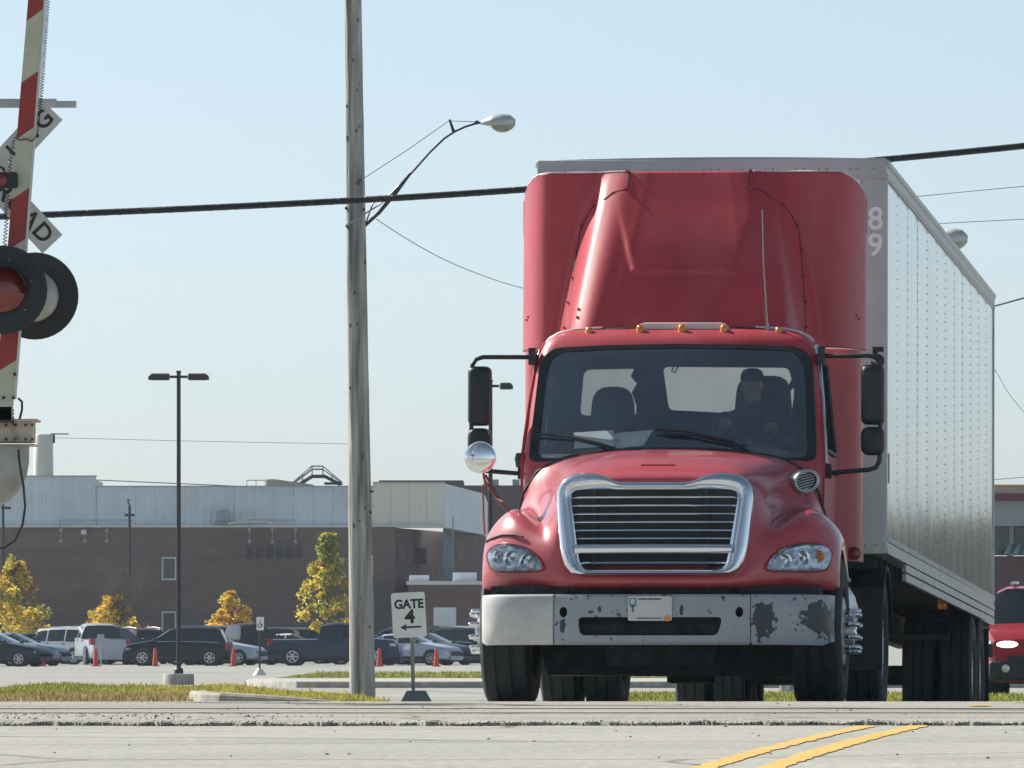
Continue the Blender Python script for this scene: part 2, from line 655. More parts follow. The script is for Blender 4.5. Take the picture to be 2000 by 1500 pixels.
# kerb end round the verge
b = MB()
path = [(372, 1349, 107.5), (381, 1351, 104.2), (396, 1352.5, 102.8), (430, 1353.5, 102.4), (500, 1357.5, 102.2), (580, 1363.5, 102), (640, 1369, 102), (690, 1373.5, 102)]
rings = []
pp = [at(*p) for p in path]
for i, p in enumerate(pp):
    tdir = (pp[min(i + 1, len(pp) - 1)] - pp[max(i - 1, 0)])
    nrm = Vector((-tdir.y, tdir.x, 0)).normalized()
    f = lambda o, z: Vector((p.x + nrm.x * o, p.y + nrm.y * o, z))
    rings.append([f(-.04, p.z - .3), f(-.015, p.z - .03), f(.015, p.z), f(.18, p.z + .005), f(.2, p.z - .3)])
b.loft(rings)
o = b.build('kerb', M['kerb'], smooth=20)
o['kind'] = 'structure'

# planted island in front of the car park: kerb, walk, strip of grass
IX0, IX1 = -5.75, 40.0


def iedge(y0, off):
    return [(IX0 + off + (1 - math.cos(a)) * .9, y0 + 2.5 - math.sin(a) * 2.5) for a in frange(0, math.pi / 2, 6)]


b = MB()
front = [(-5.7, 174), (-5.55, 170), (-5.2, 167.2), (-4.4, 165.6), (-3.2, 165.0), (-1.6, 164.6), (2, 164.6), (9, 164.6), (40, 164.6)]
r = []
for x, y in front:
    z0 = zt(y)
    r.append([(x, y, z0 - .05), (x, y + .01, z0 + .115), (x, y + .03, z0 + .13), (x + .02, max(y + .25, 171 if x > -5 else y + 1), .30), (x + .02, 180 + .2 * (x < -5), .30)])
b.loft(r, closed=False, c0=False, c1=False)
o = b.build('island_kerb', M['concrete'], smooth=20)
o['kind'] = 'structure'
sheet('island_turf', frange(-5.2, 40, 20), [179, 195, 212], lambda x, y: .305 if y < 200 else .02 + zt(y) * .0 + .2, M['turf'])
b = MB()
for k in range(9000):
    x = random.uniform(-4.9, 9)
    y = random.uniform(180, 206)
    blades(b, x, y, .305, random.uniform(.03, .08), 0 if random.random() < .7 else 1)
b.build('island_grass', [M['blade'], M['blade_y']], smooth=0, kind='stuff', fix=False)
# low turf seen under the trucks
sheet('far_turf', frange(1.2, 7.5, 8), frange(104, 128, 4), lambda x, y: zt(y) + .02, M['turf'])
b = MB()
for k in range(9000):
    x = random.uniform(1.2, 7.5)
    y = random.uniform(104, 128)
    blades(b, x, y, zt(y) + .02, random.uniform(.03, .08), 0 if random.random() < .6 else 1)
b.build('roadside_grass', [M['blade'], M['blade_y']], smooth=0, kind='stuff', fix=False)
# ------------------------------------------------------------------ the red tractor (local: x right in view, y rearwards, z up)
YAW, PITCH = math.atan(.113), R(1.4)
TO = Vector(((1273 - 1000) * 56 / FPX, 56.0, .71))
truck = empty('semi_truck', TO, -YAW, -PITCH)
tag(truck, 'red conventional semi tractor with chrome grille and tall roof fairing, climbing to the crossing', 'truck')


def dress(o, label):
    o['label'] = label
    return o


# --- hood with fenders: long profiles at stations across the width
ST = [
    (0.0, [(.14, .79), (.05, .812), (.05, .88), (.30, .95), (.30, 1.4), (.27, 1.485), (.14, 1.535), (.27, 1.61), (.55, 1.70), (.95, 1.765), (1.34, 1.815)]),
    (.30, [(.14, .79), (.05, .812), (.05, .88), (.30, .95), (.30, 1.4), (.27, 1.485), (.145, 1.535), (.28, 1.61), (.56, 1.695), (.95, 1.76), (1.34, 1.81)]),
    (.53, [(.16, .79), (.075, .812), (.075, .88), (.30, .95), (.30, 1.4), (.27, 1.48), (.165, 1.53), (.32, 1.60), (.6, 1.675), (.97, 1.74), (1.34, 1.79)]),
    (.62, [(.18, .79), (.105, .812), (.10, .885), (.12, 1.0), (.15, 1.33), (.18, 1.45), (.25, 1.53), (.42, 1.60), (.68, 1.66), (1.0, 1.725), (1.33, 1.775)]),
    (.725, [(.24, .79), (.155, .812), (.14, .90), (.16, 1.05), (.21, 1.13), (.28, 1.24), (.38, 1.40), (.52, 1.53), (.76, 1.625), (1.03, 1.70), (1.33, 1.758)]),
    (.80, [(.28, .79), (.20, .812), (.18, .92), (.21, 1.08), (.27, 1.165), (.36, 1.205), (.50, 1.235), (.62, 1.33), (.80, 1.50), (1.05, 1.63), (1.33, 1.735)]),
    (.87, [(.32, .79), (.24, .812), (.22, .93), (.26, 1.09), (.32, 1.20), (.41, 1.245), (.58, 1.265), (.78, 1.29), (.94, 1.42), (1.11, 1.57), (1.33, 1.70)]),
    (.95, [(.37, .79), (.29, .812), (.27, .94), (.31, 1.10), (.37, 1.24), (.47, 1.31), (.66, 1.34), (.87, 1.345), (1.06, 1.37), (1.2, 1.49), (1.34, 1.65)]),
    (1.05, [(.43, .79), (.36, .812), (.34, .95), (.37, 1.11), (.43, 1.26), (.53, 1.345), (.72, 1.385), (.92, 1.39), (1.1, 1.37), (1.25, 1.38), (1.36, 1.5)]),
    (1.15, [(.52, .79), (.46, .812), (.44, .95), (.46, 1.08), (.53, 1.19), (.63, 1.265), (.78, 1.31), (.95, 1.32), (1.15, 1.30), (1.35, 1.22), (1.5, 1.12)]),
    (1.225, [(.60, .79), (.56, .812), (.54, .93), (.56, 1.04), (.62, 1.13), (.71, 1.195), (.86, 1.23), (1.0, 1.235), (1.15, 1.21), (1.35, 1.12), (1.55, 1.0)]),
    (1.262, [(.66, .79), (.64, .812), (.63, .91), (.66, 1.0), (.72, 1.07), (.80, 1.115), (.9, 1.145), (1.02, 1.15), (1.15, 1.125), (1.33, 1.03), (1.5, .90)]),
    (1.245, [(.70, .78), (.68, .80), (.67, .88), (.70, .96), (.76, 1.025), (.83, 1.06), (.92, 1.085), (1.02, 1.09), (1.13, 1.065), (1.29, .98), (1.44, .86)]),
]
full = [(-u, p) for u, p in reversed(ST[1:])] + ST
b = MB()
b.loft([[(u, y, z) for y, z in p] for u, p in full], closed=False, c0=False, c1=False)
hood = b.build('hood', M['red_hood'], truck, smooth=180, sub=2)


b = MB()
b.tube([(u, p[-1][0] + .012, p[-1][1] + .004) for u, p in full[2:-2]], .010, 6)
b.build('cowl_seam', M['dark'], truck)


def front_y(u, z):
    """front surface of the hood/fender at height z"""
    u = abs(u)
    vals = []
    for (a, pa), (c, pc) in zip(ST[3:], ST[4:]):
        if a <= u <= c or (u < ST[3][0] and a == ST[3][0]):
            t = max(0, (u - a) / (c - a))
            ya = interp([(q[1], q[0]) for q in pa[1:7]], z)
            yc = interp([(q[1], q[0]) for q in pc[1:7]], z)
            return lerp(ya, yc, t)
    return .6


def catmull(pts, n=6, closed=True):
    out = []
    N = len(pts)
    for i in range(N if closed else N - 1):
        p0, p1, p2, p3 = [Vector((*pts[(i + k) % N], 0)) if closed else Vector((*pts[max(0, min(N - 1, i + k))], 0)) for k in (-1, 0, 1, 2)]
        for j in range(n):
            t = j / n
            q = .5 * ((2 * p1) + (-p0 + p2) * t + (2 * p0 - 5 * p1 + 4 * p2 - p3) * t * t + (-p0 + 3 * p1 - 3 * p2 + p3) * t ** 3)
            out.append((q.x, q.y))
    if not closed:
        out.append(pts[-1])
    return out


def rounded(poly, r, n=4):
    out = []
    N = len(poly)
    for i in range(N):
        p, a, c = Vector(poly[i]), Vector(poly[i - 1]), Vector(poly[(i + 1) % N])
        ra = min(r, (a - p).length * .48, (c - p).length * .48)
        s, e = p + (a - p).normalized() * ra, p + (c - p).normalized() * ra
        for k in range(n + 1):
            t = k / n
            q = s * (1 - t) ** 2 + p * 2 * t * (1 - t) + e * t * t
            out.append((q.x, q.y))
    return out


# --- grille surround
def gy(u, z):
    return .0 + .10 * max(0, (z - .9)) / .6 + .16 * u * u


outer_r = [(.0, 1.527), (.20, 1.527), (.27, 1.535), (.36, 1.575), (.44, 1.59), (.55, 1.585), (.635, 1.55), (.675, 1.48), (.68, 1.40), (.67, 1.25), (.65, 1.06), (.632, .985), (.608, .93), (.575, .898), (.52, .884), (.44, .881), (.0, .88)]
outer = [(-a, z) for a, z in reversed(outer_r[1:-1])]
outer = outer_r[:-1] + [(-a, z) for a, z in reversed(outer_r[1:-1])]
top_in = rounded([(-.585, 1.474), (.585, 1.474), (.53, 1.085), (-.53, 1.085)], .06)
b = MB()


def resample(poly, n, start):
    pts = [Vector(p) for p in poly]
    N = len(pts)
    seg = [(pts[(i + 1) % N] - pts[i]).length for i in range(N)]
    tot = sum(seg)
    out = []
    # anchor by angle so that rings match up
    for k in range(n):
        a = start - 2 * math.pi * k / n
        d = Vector((math.cos(a), math.sin(a)))
        best = None
        cx = Vector((0, 1.2))
        for i in range(N):
            p, q = pts[i] - cx, pts[(i + 1) % N] - cx
            den = d.x * (q.y - p.y) - d.y * (q.x - p.x)
            if abs(den) < 1e-9:
                continue
            t = (p.x * (q.y - p.y) - p.y * (q.x - p.x)) / den
            s = (p.x * d.y - p.y * d.x) / den
            if t > 0 and -1e-6 <= s <= 1 + 1e-6:
                best = t if best is None else max(best, t)
        out.append(tuple(cx + d * best))
    return out


inner_all = rounded([(-.587, 1.474), (.587, 1.474), (.50, .915), (-.50, .915)], .07)
NR = 112
ro = resample(catmull(outer, 4), NR, 1.5)
ri = resample(inner_all, NR, 1.5)


def ringmix(t, dy):
    return [(lerp(a[0], c[0], t), gy(lerp(a[0], c[0], t), lerp(a[1], c[1], t)) + dy, lerp(a[1], c[1], t)) for a, c in zip(ro, ri)]


b.loft([ringmix(-.02, .10), ringmix(-.02, .02), ringmix(.06, -.008), ringmix(.30, -.022), ringmix(.62, -.018), ringmix(.74, -.002), ringmix(.80, .012), ringmix(.97, .004), ringmix(1.0, .02), ringmix(1.01, .12)], True, False, False)
sur = b.build('grille_surround', M['chrome'], truck, smooth=60)
b = MB()
rr = []
for u in frange(-.545, .545, 14):
    y = gy(u, 1.06)
    rr.append([(u, y + .06, 1.024), (u, y + .0, 1.028), (u, y - .018, 1.040), (u, y - .022, 1.062), (u, y - .018, 1.082), (u, y + .0, 1.094), (u, y + .06, 1.097)])
b.loft(rr)
b.build('grille_crossbar', M['chrome'], truck, smooth=50)
for z in (1.423, 1.366, 1.308, 1.251, 1.193, 1.136, .966):
    b = MB()
    hw = lerp(.50, .587, (z - .908) / .566) + .01
    b.loft([[(u, gy(u, z) + .028, z - .006), (u, gy(u, z) + .026, z - .003), (u, gy(u, z) + .036, z + .006), (u, gy(u, z) + .05, z + .009), (u, gy(u, z) + .085, z + .004), (u, gy(u, z) + .085, z - .006)] for u in frange(-hw, hw, 12)])
    b.build('grille_slat', M['chrome'], truck, smooth=0)
b = MB()
b.box((0, .215, 1.19), (1.2, .03, .62))
b.box((0, .135, .903), (1.06, .16, .022))
for u in (-.42, .36):
    b.box((u, .185, 1.2), (.03, .03, .6))
b.build('radiator_screen', M['dark'], truck)
# badge outline and hood latch
b = MB()
b.tube([(-.12, .425, 1.658), (.12, .425, 1.658)], .006, 6)
b.build('hood_badge', M['red_side'], truck)

# --- headlights
def lens_mat():
    m = bpy.data.materials.new('headlight_lens')
    m.use_nodes = True
    t = m.node_tree
    b_ = t.nodes['Principled BSDF']
    tc = t.nodes.new('ShaderNodeTexCoord')
    mp = t.nodes.new('ShaderNodeMapping')
    mp.inputs['Scale'].default_value = (1, .3, 1)
    vo = t.nodes.new('ShaderNodeTexVoronoi')
    vo.inputs['Scale'].default_value = 26
    rp = t.nodes.new('ShaderNodeValToRGB')
    rp.color_ramp.elements[0].color = (.26, .29, .33, 1)
    rp.color_ramp.elements[1].color = (.85, .88, .92, 1)
    rp.color_ramp.elements[1].position = .8
    t.links.new(tc.outputs['Object'], mp.inputs[0])
    t.links.new(mp.outputs[0], vo.inputs['Vector'])
    t.links.new(vo.outputs['Color'], rp.inputs[0])
    t.links.new(rp.outputs[0], b_.inputs['Base Color'])
    bp = t.nodes.new('ShaderNodeBump')
    bp.inputs['Strength'].default_value = .8
    t.links.new(vo.outputs['Distance'], bp.inputs['Height'])
    t.links.new(bp.outputs[0], b_.inputs['Normal'])
    b_.inputs['Metallic'].default_value = .5
    b_.inputs['Roughness'].default_value = .12
    b_.inputs['Coat Weight'].default_value = 1
    return m


M['lens'] = lens_mat()
M['clear'] = glass_mat('clear_lens', (.92, .95, .97), 1.0, 1.5)
hl = [(.785, .93), (.80, .985), (.87, 1.06), (.97, 1.098), (1.08, 1.112), (1.17, 1.09), (1.205, 1.04), (1.19, .97), (1.155, .925), (1.06, .912), (.92, .91), (.83, .912)]
for s in (-1, 1):
    out = catmull(hl, 4)
    cx, cz = 1.0, 1.01
    b = MB()
    rings = []
    for sc, dy in ((1.06, .03), (1.06, -.012), (1.02, -.02), (.99, -.012), (.9, -.006), (.6, -.004), (.25, -.003)):
        rings.append([(s * lerp(cx, a, sc), front_y(lerp(cx, a, sc), lerp(cz, z, sc)) + dy, lerp(cz, z, sc)) for a, z in out])
    b.k = 1
    b.loft(rings[:4], True, False, False)
    b.k = 0
    b.loft(rings[3:], True, False, True)
    h = b.build('headlight', [M['lens'], M['red_side']], truck, smooth=60)
    for (a, z, r0, mm) in ((.90, .985, .05, 'chrome'), (1.02, 1.005, .052, 'chrome'), (1.12, 1.02, .045, 'amber' if s > 0 else 'chrome')):
        q = MB()
        y = front_y(a, z) - .012
        q.lathe([(r0, 0), (r0 * .98, -.008), (r0 * .8, -.004), (r0 * .35, .0), (r0 * .3, -.012), (0.001, -.016)], (s * a, y, z), 'y', 18)
        q.build('reflector' if mm == 'chrome' else 'turn_signal', M[mm], h, smooth=50)
    q = MB()
    q.loft([[(s * lerp(cx, a, sc), front_y(lerp(cx, a, sc), lerp(cz, z, sc)) + dy, lerp(cz, z, sc)) for a, z in out] for sc, dy in ((1.0, -.014), (.95, -.03), (.7, -.036), (.3, -.038))], True, False, True)
    q.build('lens_cover', M['clear'], h, smooth=80)
# fender-to-hood seam: black rubber draught strips on the fender
for s in (-1, 1):
    b = MB()
    pts = []
    for u, z in ((1.235, 1.135), (1.17, 1.155), (1.09, 1.175), (.99, 1.17), (.93, 1.155)):
        pts.append((s * u, front_y(u, z) - .012 if u < 1.2 else .66, z))
    if s < 0:
        b.tube(pts, .008, 6)
        b.build('fender_strip', M['dark'], truck)

# --- bumper
def bumper_mat():
    m = mat('bumper_paint', (.34, .375, .41), .42, .0, var=.05, scale=5, rvar=.05)
    t = m.node_tree
    N, Lk = t.nodes, t.links
    bs = N['Principled BSDF']
    base = bs.inputs['Base Color'].links[0].from_socket
    tc = N.new('ShaderNodeTexCoord')
    nz = N.new('ShaderNodeTexNoise')
    nz.inputs['Scale'].default_value = 22
    nz.inputs['Detail'].default_value = 6
    Lk.new(tc.outputs['Object'], nz.inputs['Vector'])
    n2 = N.new('ShaderNodeTexNoise')
    n2.inputs['Scale'].default_value = 17
    n2.inputs['Detail'].default_value = 5
    n2.inputs['Roughness'].default_value = .6
    Lk.new(tc.outputs['Object'], n2.inputs['Vector'])
    gt = N.new('ShaderNodeMath')
    gt.operation = 'GREATER_THAN'
    gt.inputs[1].default_value = .63
    Lk.new(n2.outputs['Fac'], gt.inputs[0])
    acc = gt.outputs[0]
    # peeled patches: centre and half sizes in the truck's own metres
    for cx_, cz_, hx, hz in ((.775, .565, .085, .125), (1.13, .585, .10, .12), (.73, .585, .035, .11), (1.2, .56, .04, .13), (-.62, .52, .022, .05), (-.36, .64, .012, .035), (.205, .64, .012, .03), (-.42, .625, .02, .012)):
        sep = N.new('ShaderNodeVectorMath')
        sep.operation = 'SUBTRACT'
        sep.inputs[1].default_value = (cx_, 0, cz_)
        Lk.new(tc.outputs['Object'], sep.inputs[0])
        sc = N.new('ShaderNodeVectorMath')
        sc.operation = 'MULTIPLY'
        sc.inputs[1].default_value = (1 / hx, 0, 1 / hz)
        Lk.new(sep.outputs[0], sc.inputs[0])
        ln = N.new('ShaderNodeVectorMath')
        ln.operation = 'LENGTH'
        Lk.new(sc.outputs[0], ln.inputs[0])
        ad = N.new('ShaderNodeMath')
        ad.operation = 'MULTIPLY_ADD'
        ad.inputs[1].default_value = 2.6
        Lk.new(nz.outputs['Fac'], ad.inputs[0])
        sb = N.new('ShaderNodeMath')
        sb.operation = 'SUBTRACT'
        sb.inputs[0].default_value = -.35
        Lk.new(ln.outputs['Value'], sb.inputs[1])
        Lk.new(sb.outputs[0], ad.inputs[2])
        g = N.new('ShaderNodeMath')
        g.operation = 'GREATER_THAN'
        g.inputs[1].default_value = 0
        Lk.new(ad.outputs[0], g.inputs[0])
        mxm = N.new('ShaderNodeMath')
        mxm.operation = 'MAXIMUM'
        Lk.new(acc, mxm.inputs[0])
        Lk.new(g.outputs[0], mxm.inputs[1])
        acc = mxm.outputs[0]
    mx = N.new('ShaderNodeMixRGB')
    mx.inputs[2].default_value = (.035, .045, .055, 1)
    Lk.new(acc, mx.inputs[0])
    Lk.new(base, mx.inputs[1])
    Lk.new(mx.outputs[0], bs.inputs['Base Color'])
    return m


M['bumper'] = bumper_mat()
M['bumper_end'] = mat('sunlit_bumper_paint', (.54, .54, .52), .38, .1, var=.06, scale=5, dirt=(.28, .26, .23), dirt_amt=.45)  # lighter copy of the bumper paint: sun on the left end put into colour


def bump_sec(u, y, z0=.397, z1=.745):
    return [(u, y + .06, z0 + .012), (u, y + .012, z0), (u, y - .004, z0 + .02), (u, y - .012, z0 + .12), (u, y - .012, z1 - .10), (u, y - .002, z1 - .018), (u, y + .012, z1), (u, y + .08, z1 + .004)]


for s in (-1, 1):
    b = MB()
    rings = [bump_sec(s * u, y, .397 + .03 * sstep(1.18, 1.228, u)) for u, y in ((.684, .012), (.69, .0), (.85, .015), (1.0, .045), (1.1, .09), (1.17, .16), (1.21, .26), (1.225, .38), (1.228, .52))]
    b.loft(rings, False, False, False)
    e = b.build('bumper_end', M['bumper_end'] if s < 0 else M['bumper'], truck, smooth=50)
    if s > 0:
        dress(e, 'bumper end with large peeled patches of paint')
# centre section with air slot and two tow-hook holes: boolean cut
b = MB()
b.loft([bump_sec(u, .0 + .012 * (u / .68) ** 2) for u in frange(-.679, .679, 10)])
cen = b.build('bumper', M['bumper'], None, smooth=50)
cut = []
c = MB()
c.prism(rounded([(-.50, .462), (-.515, .588), (.49, .588), (.455, .462)], .04), .4, lambda a, z, d: (a, -.2 + d, z))
cut.append(c.build('cut', M['dark']))
for u in (-.615, .605):
    c = MB()
    c.prism([(u + .027 * math.cos(t), .623 + .036 * math.sin(t)) for t in frange(0, 2 * math.pi, 20)[:-1]], .4, lambda a, z, d: (a, -.2 + d, z))
    cut.append(c.build('cut', M['dark']))
boolean(cen, cut)
cen.parent = truck
b = MB()
b.box((0, .13, .525), (1.3, .05, .21))
b.box((0, .12, .62), (1.33, .03, .16))
b.box((0, .45, .775), (2.28, .55, .065))
for u in frange(-1.1, 1.1, 9):
    b.box((u, .168, .775), (.03, .02, .055))
b.build('bumper_backing', M['undercarriage'], truck)
# licence plate with the printing that can be made out
M['plate'] = mat('plate_white', (.62, .61, .62), .5, var=.03)
M['print'] = mat('dark_print', (.03, .035, .04), .6)
M['print_teal'] = mat('teal_print', (.12, .38, .38), .6)
b = MB()
b.prism(rounded([(-.165, .562), (.14, .562), (.14, .731), (-.165, .731)], .015), .006, lambda a, z, d: (a, -.026 + d, z))
pl = b.build('licence_plate', M['plate'], truck, smooth=20)
RX = Matrix.Rotation(R(90), 4, 'X')
text('plate_letter', 'T', .062, M['print'], pl, Matrix.Translation((-.131, -.0275, .642)) @ RX, .001)
b = MB()
b.k = 0
b.prism(rounded([(-.158, .668), (-.105, .668), (-.105, .722), (-.158, .722)], .01), .001, lambda a, z, d: (a, -.0275 + d, z))
b.k = 1
b.prism([(-.146, .68), (-.118, .68), (-.118, .71), (-.146, .71)], .001, lambda a, z, d: (a, -.0285 + d, z))
b.build('plate_sticker', [M['print_teal'], M['plate']], pl, smooth=0)
rnd = random.Random(4)
b = MB()
x = -.09
while x < .065:
    wd = rnd.uniform(.006, .011)
    b.box((x, -.0275, .712), (wd, .001, rnd.uniform(.009, .013)))
    x += wd + .003
x = -.1
while x < .07:
    wd = rnd.uniform(.005, .009)
    b.box((x, -.0275, .580), (wd, .001, rnd.uniform(.007, .01)))
    x += wd + .003
b.build('plate_print', M['print'], pl, smooth=0)
b = MB()
b.prism([(.108 + .024 * math.cos(t), .579 + .022 * math.sin(t)) for t in frange(0, 2 * math.pi, 10)[:-1]], .001, lambda a, z, d: (a, -.0285 + d, z))
b.build('plate_sticker', M['amber'], pl, smooth=0)

# --- cab shell
def hw(z):
    return interp([(1.0, 1.06), (1.75, 1.075), (2.1, 1.05), (2.5, 1.0), (2.6, .965), (2.66, .90), (2.70, .80), (2.725, .6)], z)


def fy(z):
    return interp([(1.0, 1.30), (1.75, 1.36), (2.55, 1.70), (2.62, 1.75), (2.67, 1.82), (2.70, 1.92), (2.725, 2.15)], z)


def cab_ring(z, off=0.0):
    h, f, bk = hw(z) - off, fy(z) + off, 2.85 - off
    if z > 2.66:
        bk -= (z - 2.66) * 1.5
    pts = []
    c = .13

    def fr(u):
        return f + c * (u / 1.05) ** 2
    r = .10
    n = 18
    for i in range(n + 1):
        u = lerp(-h + r, h - r, i / n)
        pts.append((u, fr(u), z))
    p0 = Vector((h - r, fr(h - r)))
    p1 = Vector((h, fr(h)))
    p2 = Vector((h, fr(h) + r * 1.2))
    for k in range(1, 6):
        t = k / 5
        q = p0 * (1 - t) ** 2 + p1 * 2 * t * (1 - t) + p2 * t * t
        pts.append((q.x, q.y, z))
    for k in range(1, 6):
        pts.append((h, lerp(p2.y, bk - .06, k / 5), z))
    pts.append((h - .06, bk, z))
    pts.append((0, bk, z))
    pts.append((-h + .06, bk, z))
    for k in range(0, 6):
        pts.append((-h, lerp(bk - .06, p2.y, k / 5), z))
    for k in range(1, 5):
        t = 1 - k / 5
        q = p0 * (1 - t) ** 2 + p1 * 2 * t * (1 - t) + p2 * t * t
        pts.append((-q.x, q.y, z))
    return pts


ZS = [1.0, 1.3, 1.6, 1.75, 1.9, 2.1, 2.3, 2.5, 2.56, 2.61, 2.65, 2.68, 2.70, 2.715, 2.725]
b = MB()
b.loft([cab_ring(z) for z in ZS])
cab = b.build('cab', M['red'], None, smooth=40)
b = MB()
b.loft([cab_ring(z, .045) for z in [1.05, 1.3, 1.6, 1.75, 1.9, 2.1, 2.3, 2.5, 2.56, 2.60, 2.63]])
inner = b.build('cut', M['lining'])
wsh = rounded([(-1.02, 1.735), (-.975, 2.38), (-.955, 2.49), (-.87, 2.558), (-.5, 2.572), (0, 2.578), (.5, 2.572), (.87, 2.558), (.955, 2.49), (.975, 2.38), (1.02, 1.735)], .07, 4)
c = MB()
c.prism(wsh, 1.25, lambda a, z, d: (a, .95 + d, z))
cw = c.build('cut', M['dark'])
c = MB()
c.prism(rounded([(1.66, 1.82), (2.58, 1.82), (2.58, 2.47), (1.93, 2.47)], .07), 3.0, lambda a, z, d: (-1.5 + d, a, z))
cs = c.build('cut', M['dark'])
rear = [rounded([(-.80, 2.13), (-.37, 2.13), (-.37, 2.47), (-.77, 2.463)], .05), rounded([(-.15, 2.168), (.74, 2.12), (.765, 2.3), (.72, 2.472), (-.195, 2.482)], .04)]
cr_ = []
for p in rear:
    c = MB()
    c.prism(p, .5, lambda a, z, d: (a, 2.6 + d, z))
    cr_.append(c.build('cut', M['dark']))
boolean(cab, [inner, cw, cs] + cr_)
cab.parent = truck
cab.data.materials.append(M['fibre'])  # pale cab back added to bounce neutral light onto the trailer nose
fi_ = len(cab.data.materials) - 1
for p_ in cab.data.polygons:
    if p_.normal.y > .8 and p_.center.y > 2.8:
        p_.material_index = fi_


def wy(u, z):
    return fy(z) + .13 * (u / 1.05) ** 2


b = MB()
cxz = (0, 2.15)
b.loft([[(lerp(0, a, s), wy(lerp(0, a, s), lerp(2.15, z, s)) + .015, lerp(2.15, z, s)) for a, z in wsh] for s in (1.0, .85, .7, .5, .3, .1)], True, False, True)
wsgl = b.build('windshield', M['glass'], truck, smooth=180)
b = MB()


def wring(s, dy):
    return [(a * s, wy(a * s, lerp(2.15, z, s if abs(z - 2.15) > .2 else 1)) + dy, lerp(2.15, z, s)) for a, z in wsh]


b.loft([wring(1.012, .01), wring(1.006, -.012), wring(.985, -.008), wring(.945, .006), wring(.945, .02)], True, False, False)
b.build('windshield_seal', M['dark'], wsgl, smooth=40)
for p in rear:
    b = MB()
    b.prism(p, .006, lambda a, z, d: (a, 2.815 + d, z))
    b.build('rear_window', M['window'], truck)
# door glass, door seam, chrome window trim, handle
for s in (-1, 1):
    b = MB()
    dg = rounded([(1.66, 1.82), (2.58, 1.82), (2.58, 2.47), (1.93, 2.47)], .07)
    b.prism(dg, .006, lambda a, z, d: (s * (hw(z) - .03 + d), a, z))
    door = b.build('door_window', M['window'], truck)
    b = MB()
    o1 = [(s * (hw(z) + .006), a, z) for a, z in dg]
    b.tube(o1 + [o1[0]], .018, 6)
    b.build('window_trim', M['dark'], door)
    b = MB()
    d = rounded([(1.45, 1.06), (2.68, 1.06), (2.68, 2.53), (1.93, 2.53), (1.5, 1.75)], .06)
    b.loft([[(s * (hw(z) + .012), lerp(2.1, a, k), lerp(1.75, z, k)) for a, z in d] for k in (1.0,)] + [[(s * (hw(z) - .01), a, z) for a, z in d]], True, False, False)
    b.tube([(s * (hw(1.68) + .012), 2.42, 1.68), (s * (hw(1.68) + .035), 2.44, 1.685), (s * (hw(1.68) + .035), 2.56, 1.685), (s * (hw(1.68) + .012), 2.58, 1.68)], .012, 6)
    b.build('door', M['red_side'], truck, smooth=30)
    # chrome drip rail down the A-pillar
    b = MB()
    b.tube([(s * (hw(z) + .008), wy(hw(z), z) + .06 + dy, z) for z, dy in ((1.72, .05), (1.9, .03), (2.2, .03), (2.45, .03), (2.55, .05), (2.6, .12), (2.62, .3))], .014, 6)
    b.build('pillar_trim', M['red_side'] if s < 0 else M['chrome'], truck, smooth=60)

# wipers
for x0, pts in ((-.93, [(-.97, 1.93), (-.75, 1.915), (-.52, 1.86), (-.36, 1.80)]), (.1, [(-.12, 1.955), (.1, 1.94), (.42, 1.87), (.62, 1.76)])):
    b = MB()
    b.tube([(a, wy(a, z) - .025, z) for a, z in pts], [.007, .009, .011, .013], 6)
    b.tube([(a * 1 + .06, wy(a, z) - .012, z - .028) for a, z in pts[:3]] + [(pts[2][0] + .12, wy(pts[2][0], pts[2][1]) - .03, pts[2][1] - .03)], .006, 6)
    b.build('wiper', M['dark'], truck)
# interior
b = MB()
b.loft([[(u, 1.47 + .1 * (u / 1.0) ** 2, 1.55), (u, 1.50 + .1 * u * u, 1.735 + .03 * math.exp(-((u - .5) / .25) ** 2)), (u, 1.75, 1.80 + .05 * math.exp(-((u - .5) / .28) ** 2)), (u, 1.92, 1.78), (u, 1.97, 1.5)] for u in frange(-.96, .96, 24)])
b.build('dashboard', M['lining'], truck, smooth=50)


def slab(b, c, d, r, tilt=0.0, topk=1.0):
    """upholstered block: rounded outline extruded in y"""
    w2, h2 = d[0] / 2, d[2] / 2
    o_ = rounded([(-w2, -h2), (w2, -h2), (w2 * topk, h2), (-w2 * topk, h2)], r)
    rings = []
    for t, k in ((-.5, .88), (-.38, .98), (0, 1), (.38, .98), (.5, .88)):
        rings.append([(c[0] + a * k, c[1] + t * d[1] + (z * k + h2) * math.tan(tilt), c[2] + z * k) for a, z in o_])
    b.loft(rings)


for nm, cx_, wd, top in (('passenger_seat', -.53, .40, 2.325), ('driver_seat', .56, .52, 2.40)):
    b = MB()
    slab(b, (cx_, 2.5, (1.5 + top) / 2), (wd, .14, top - 1.5), .12, R(4), .72)
    slab(b, (cx_, 2.25, 1.5), (wd + .06, .5, .16), .05)
    b.box((cx_, 2.3, 1.25), (.3, .35, .36))
    b.build(nm, M['seat'], truck, smooth=50)
b = MB()
b.tube([(.80, 2.62, 2.42), (.76, 2.55, 2.32), (.66, 2.42, 2.2)], .022, 6)
b.build('seat_belt', M['seat'], truck)
b = MB()
ring = [(.50 + .215 * math.cos(t), 2.02 - .13 * math.sin(t), 1.93 + .17 * math.sin(t)) for t in frange(0, 2 * math.pi, 28)]
b.tube(ring, .014, 8, False)
for t in (.3, 2.84, 4.71):
    b.tube([(.50, 1.99, 1.91), (.50 + .2 * math.cos(t), 2.02 - .13 * math.sin(t), 1.93 + .17 * math.sin(t))], .012, 6)
b.tube([(.50, 1.99, 1.91), (.50, 1.85, 1.75)], .03, 8)
b.build('steering_wheel', M['dark'], truck)
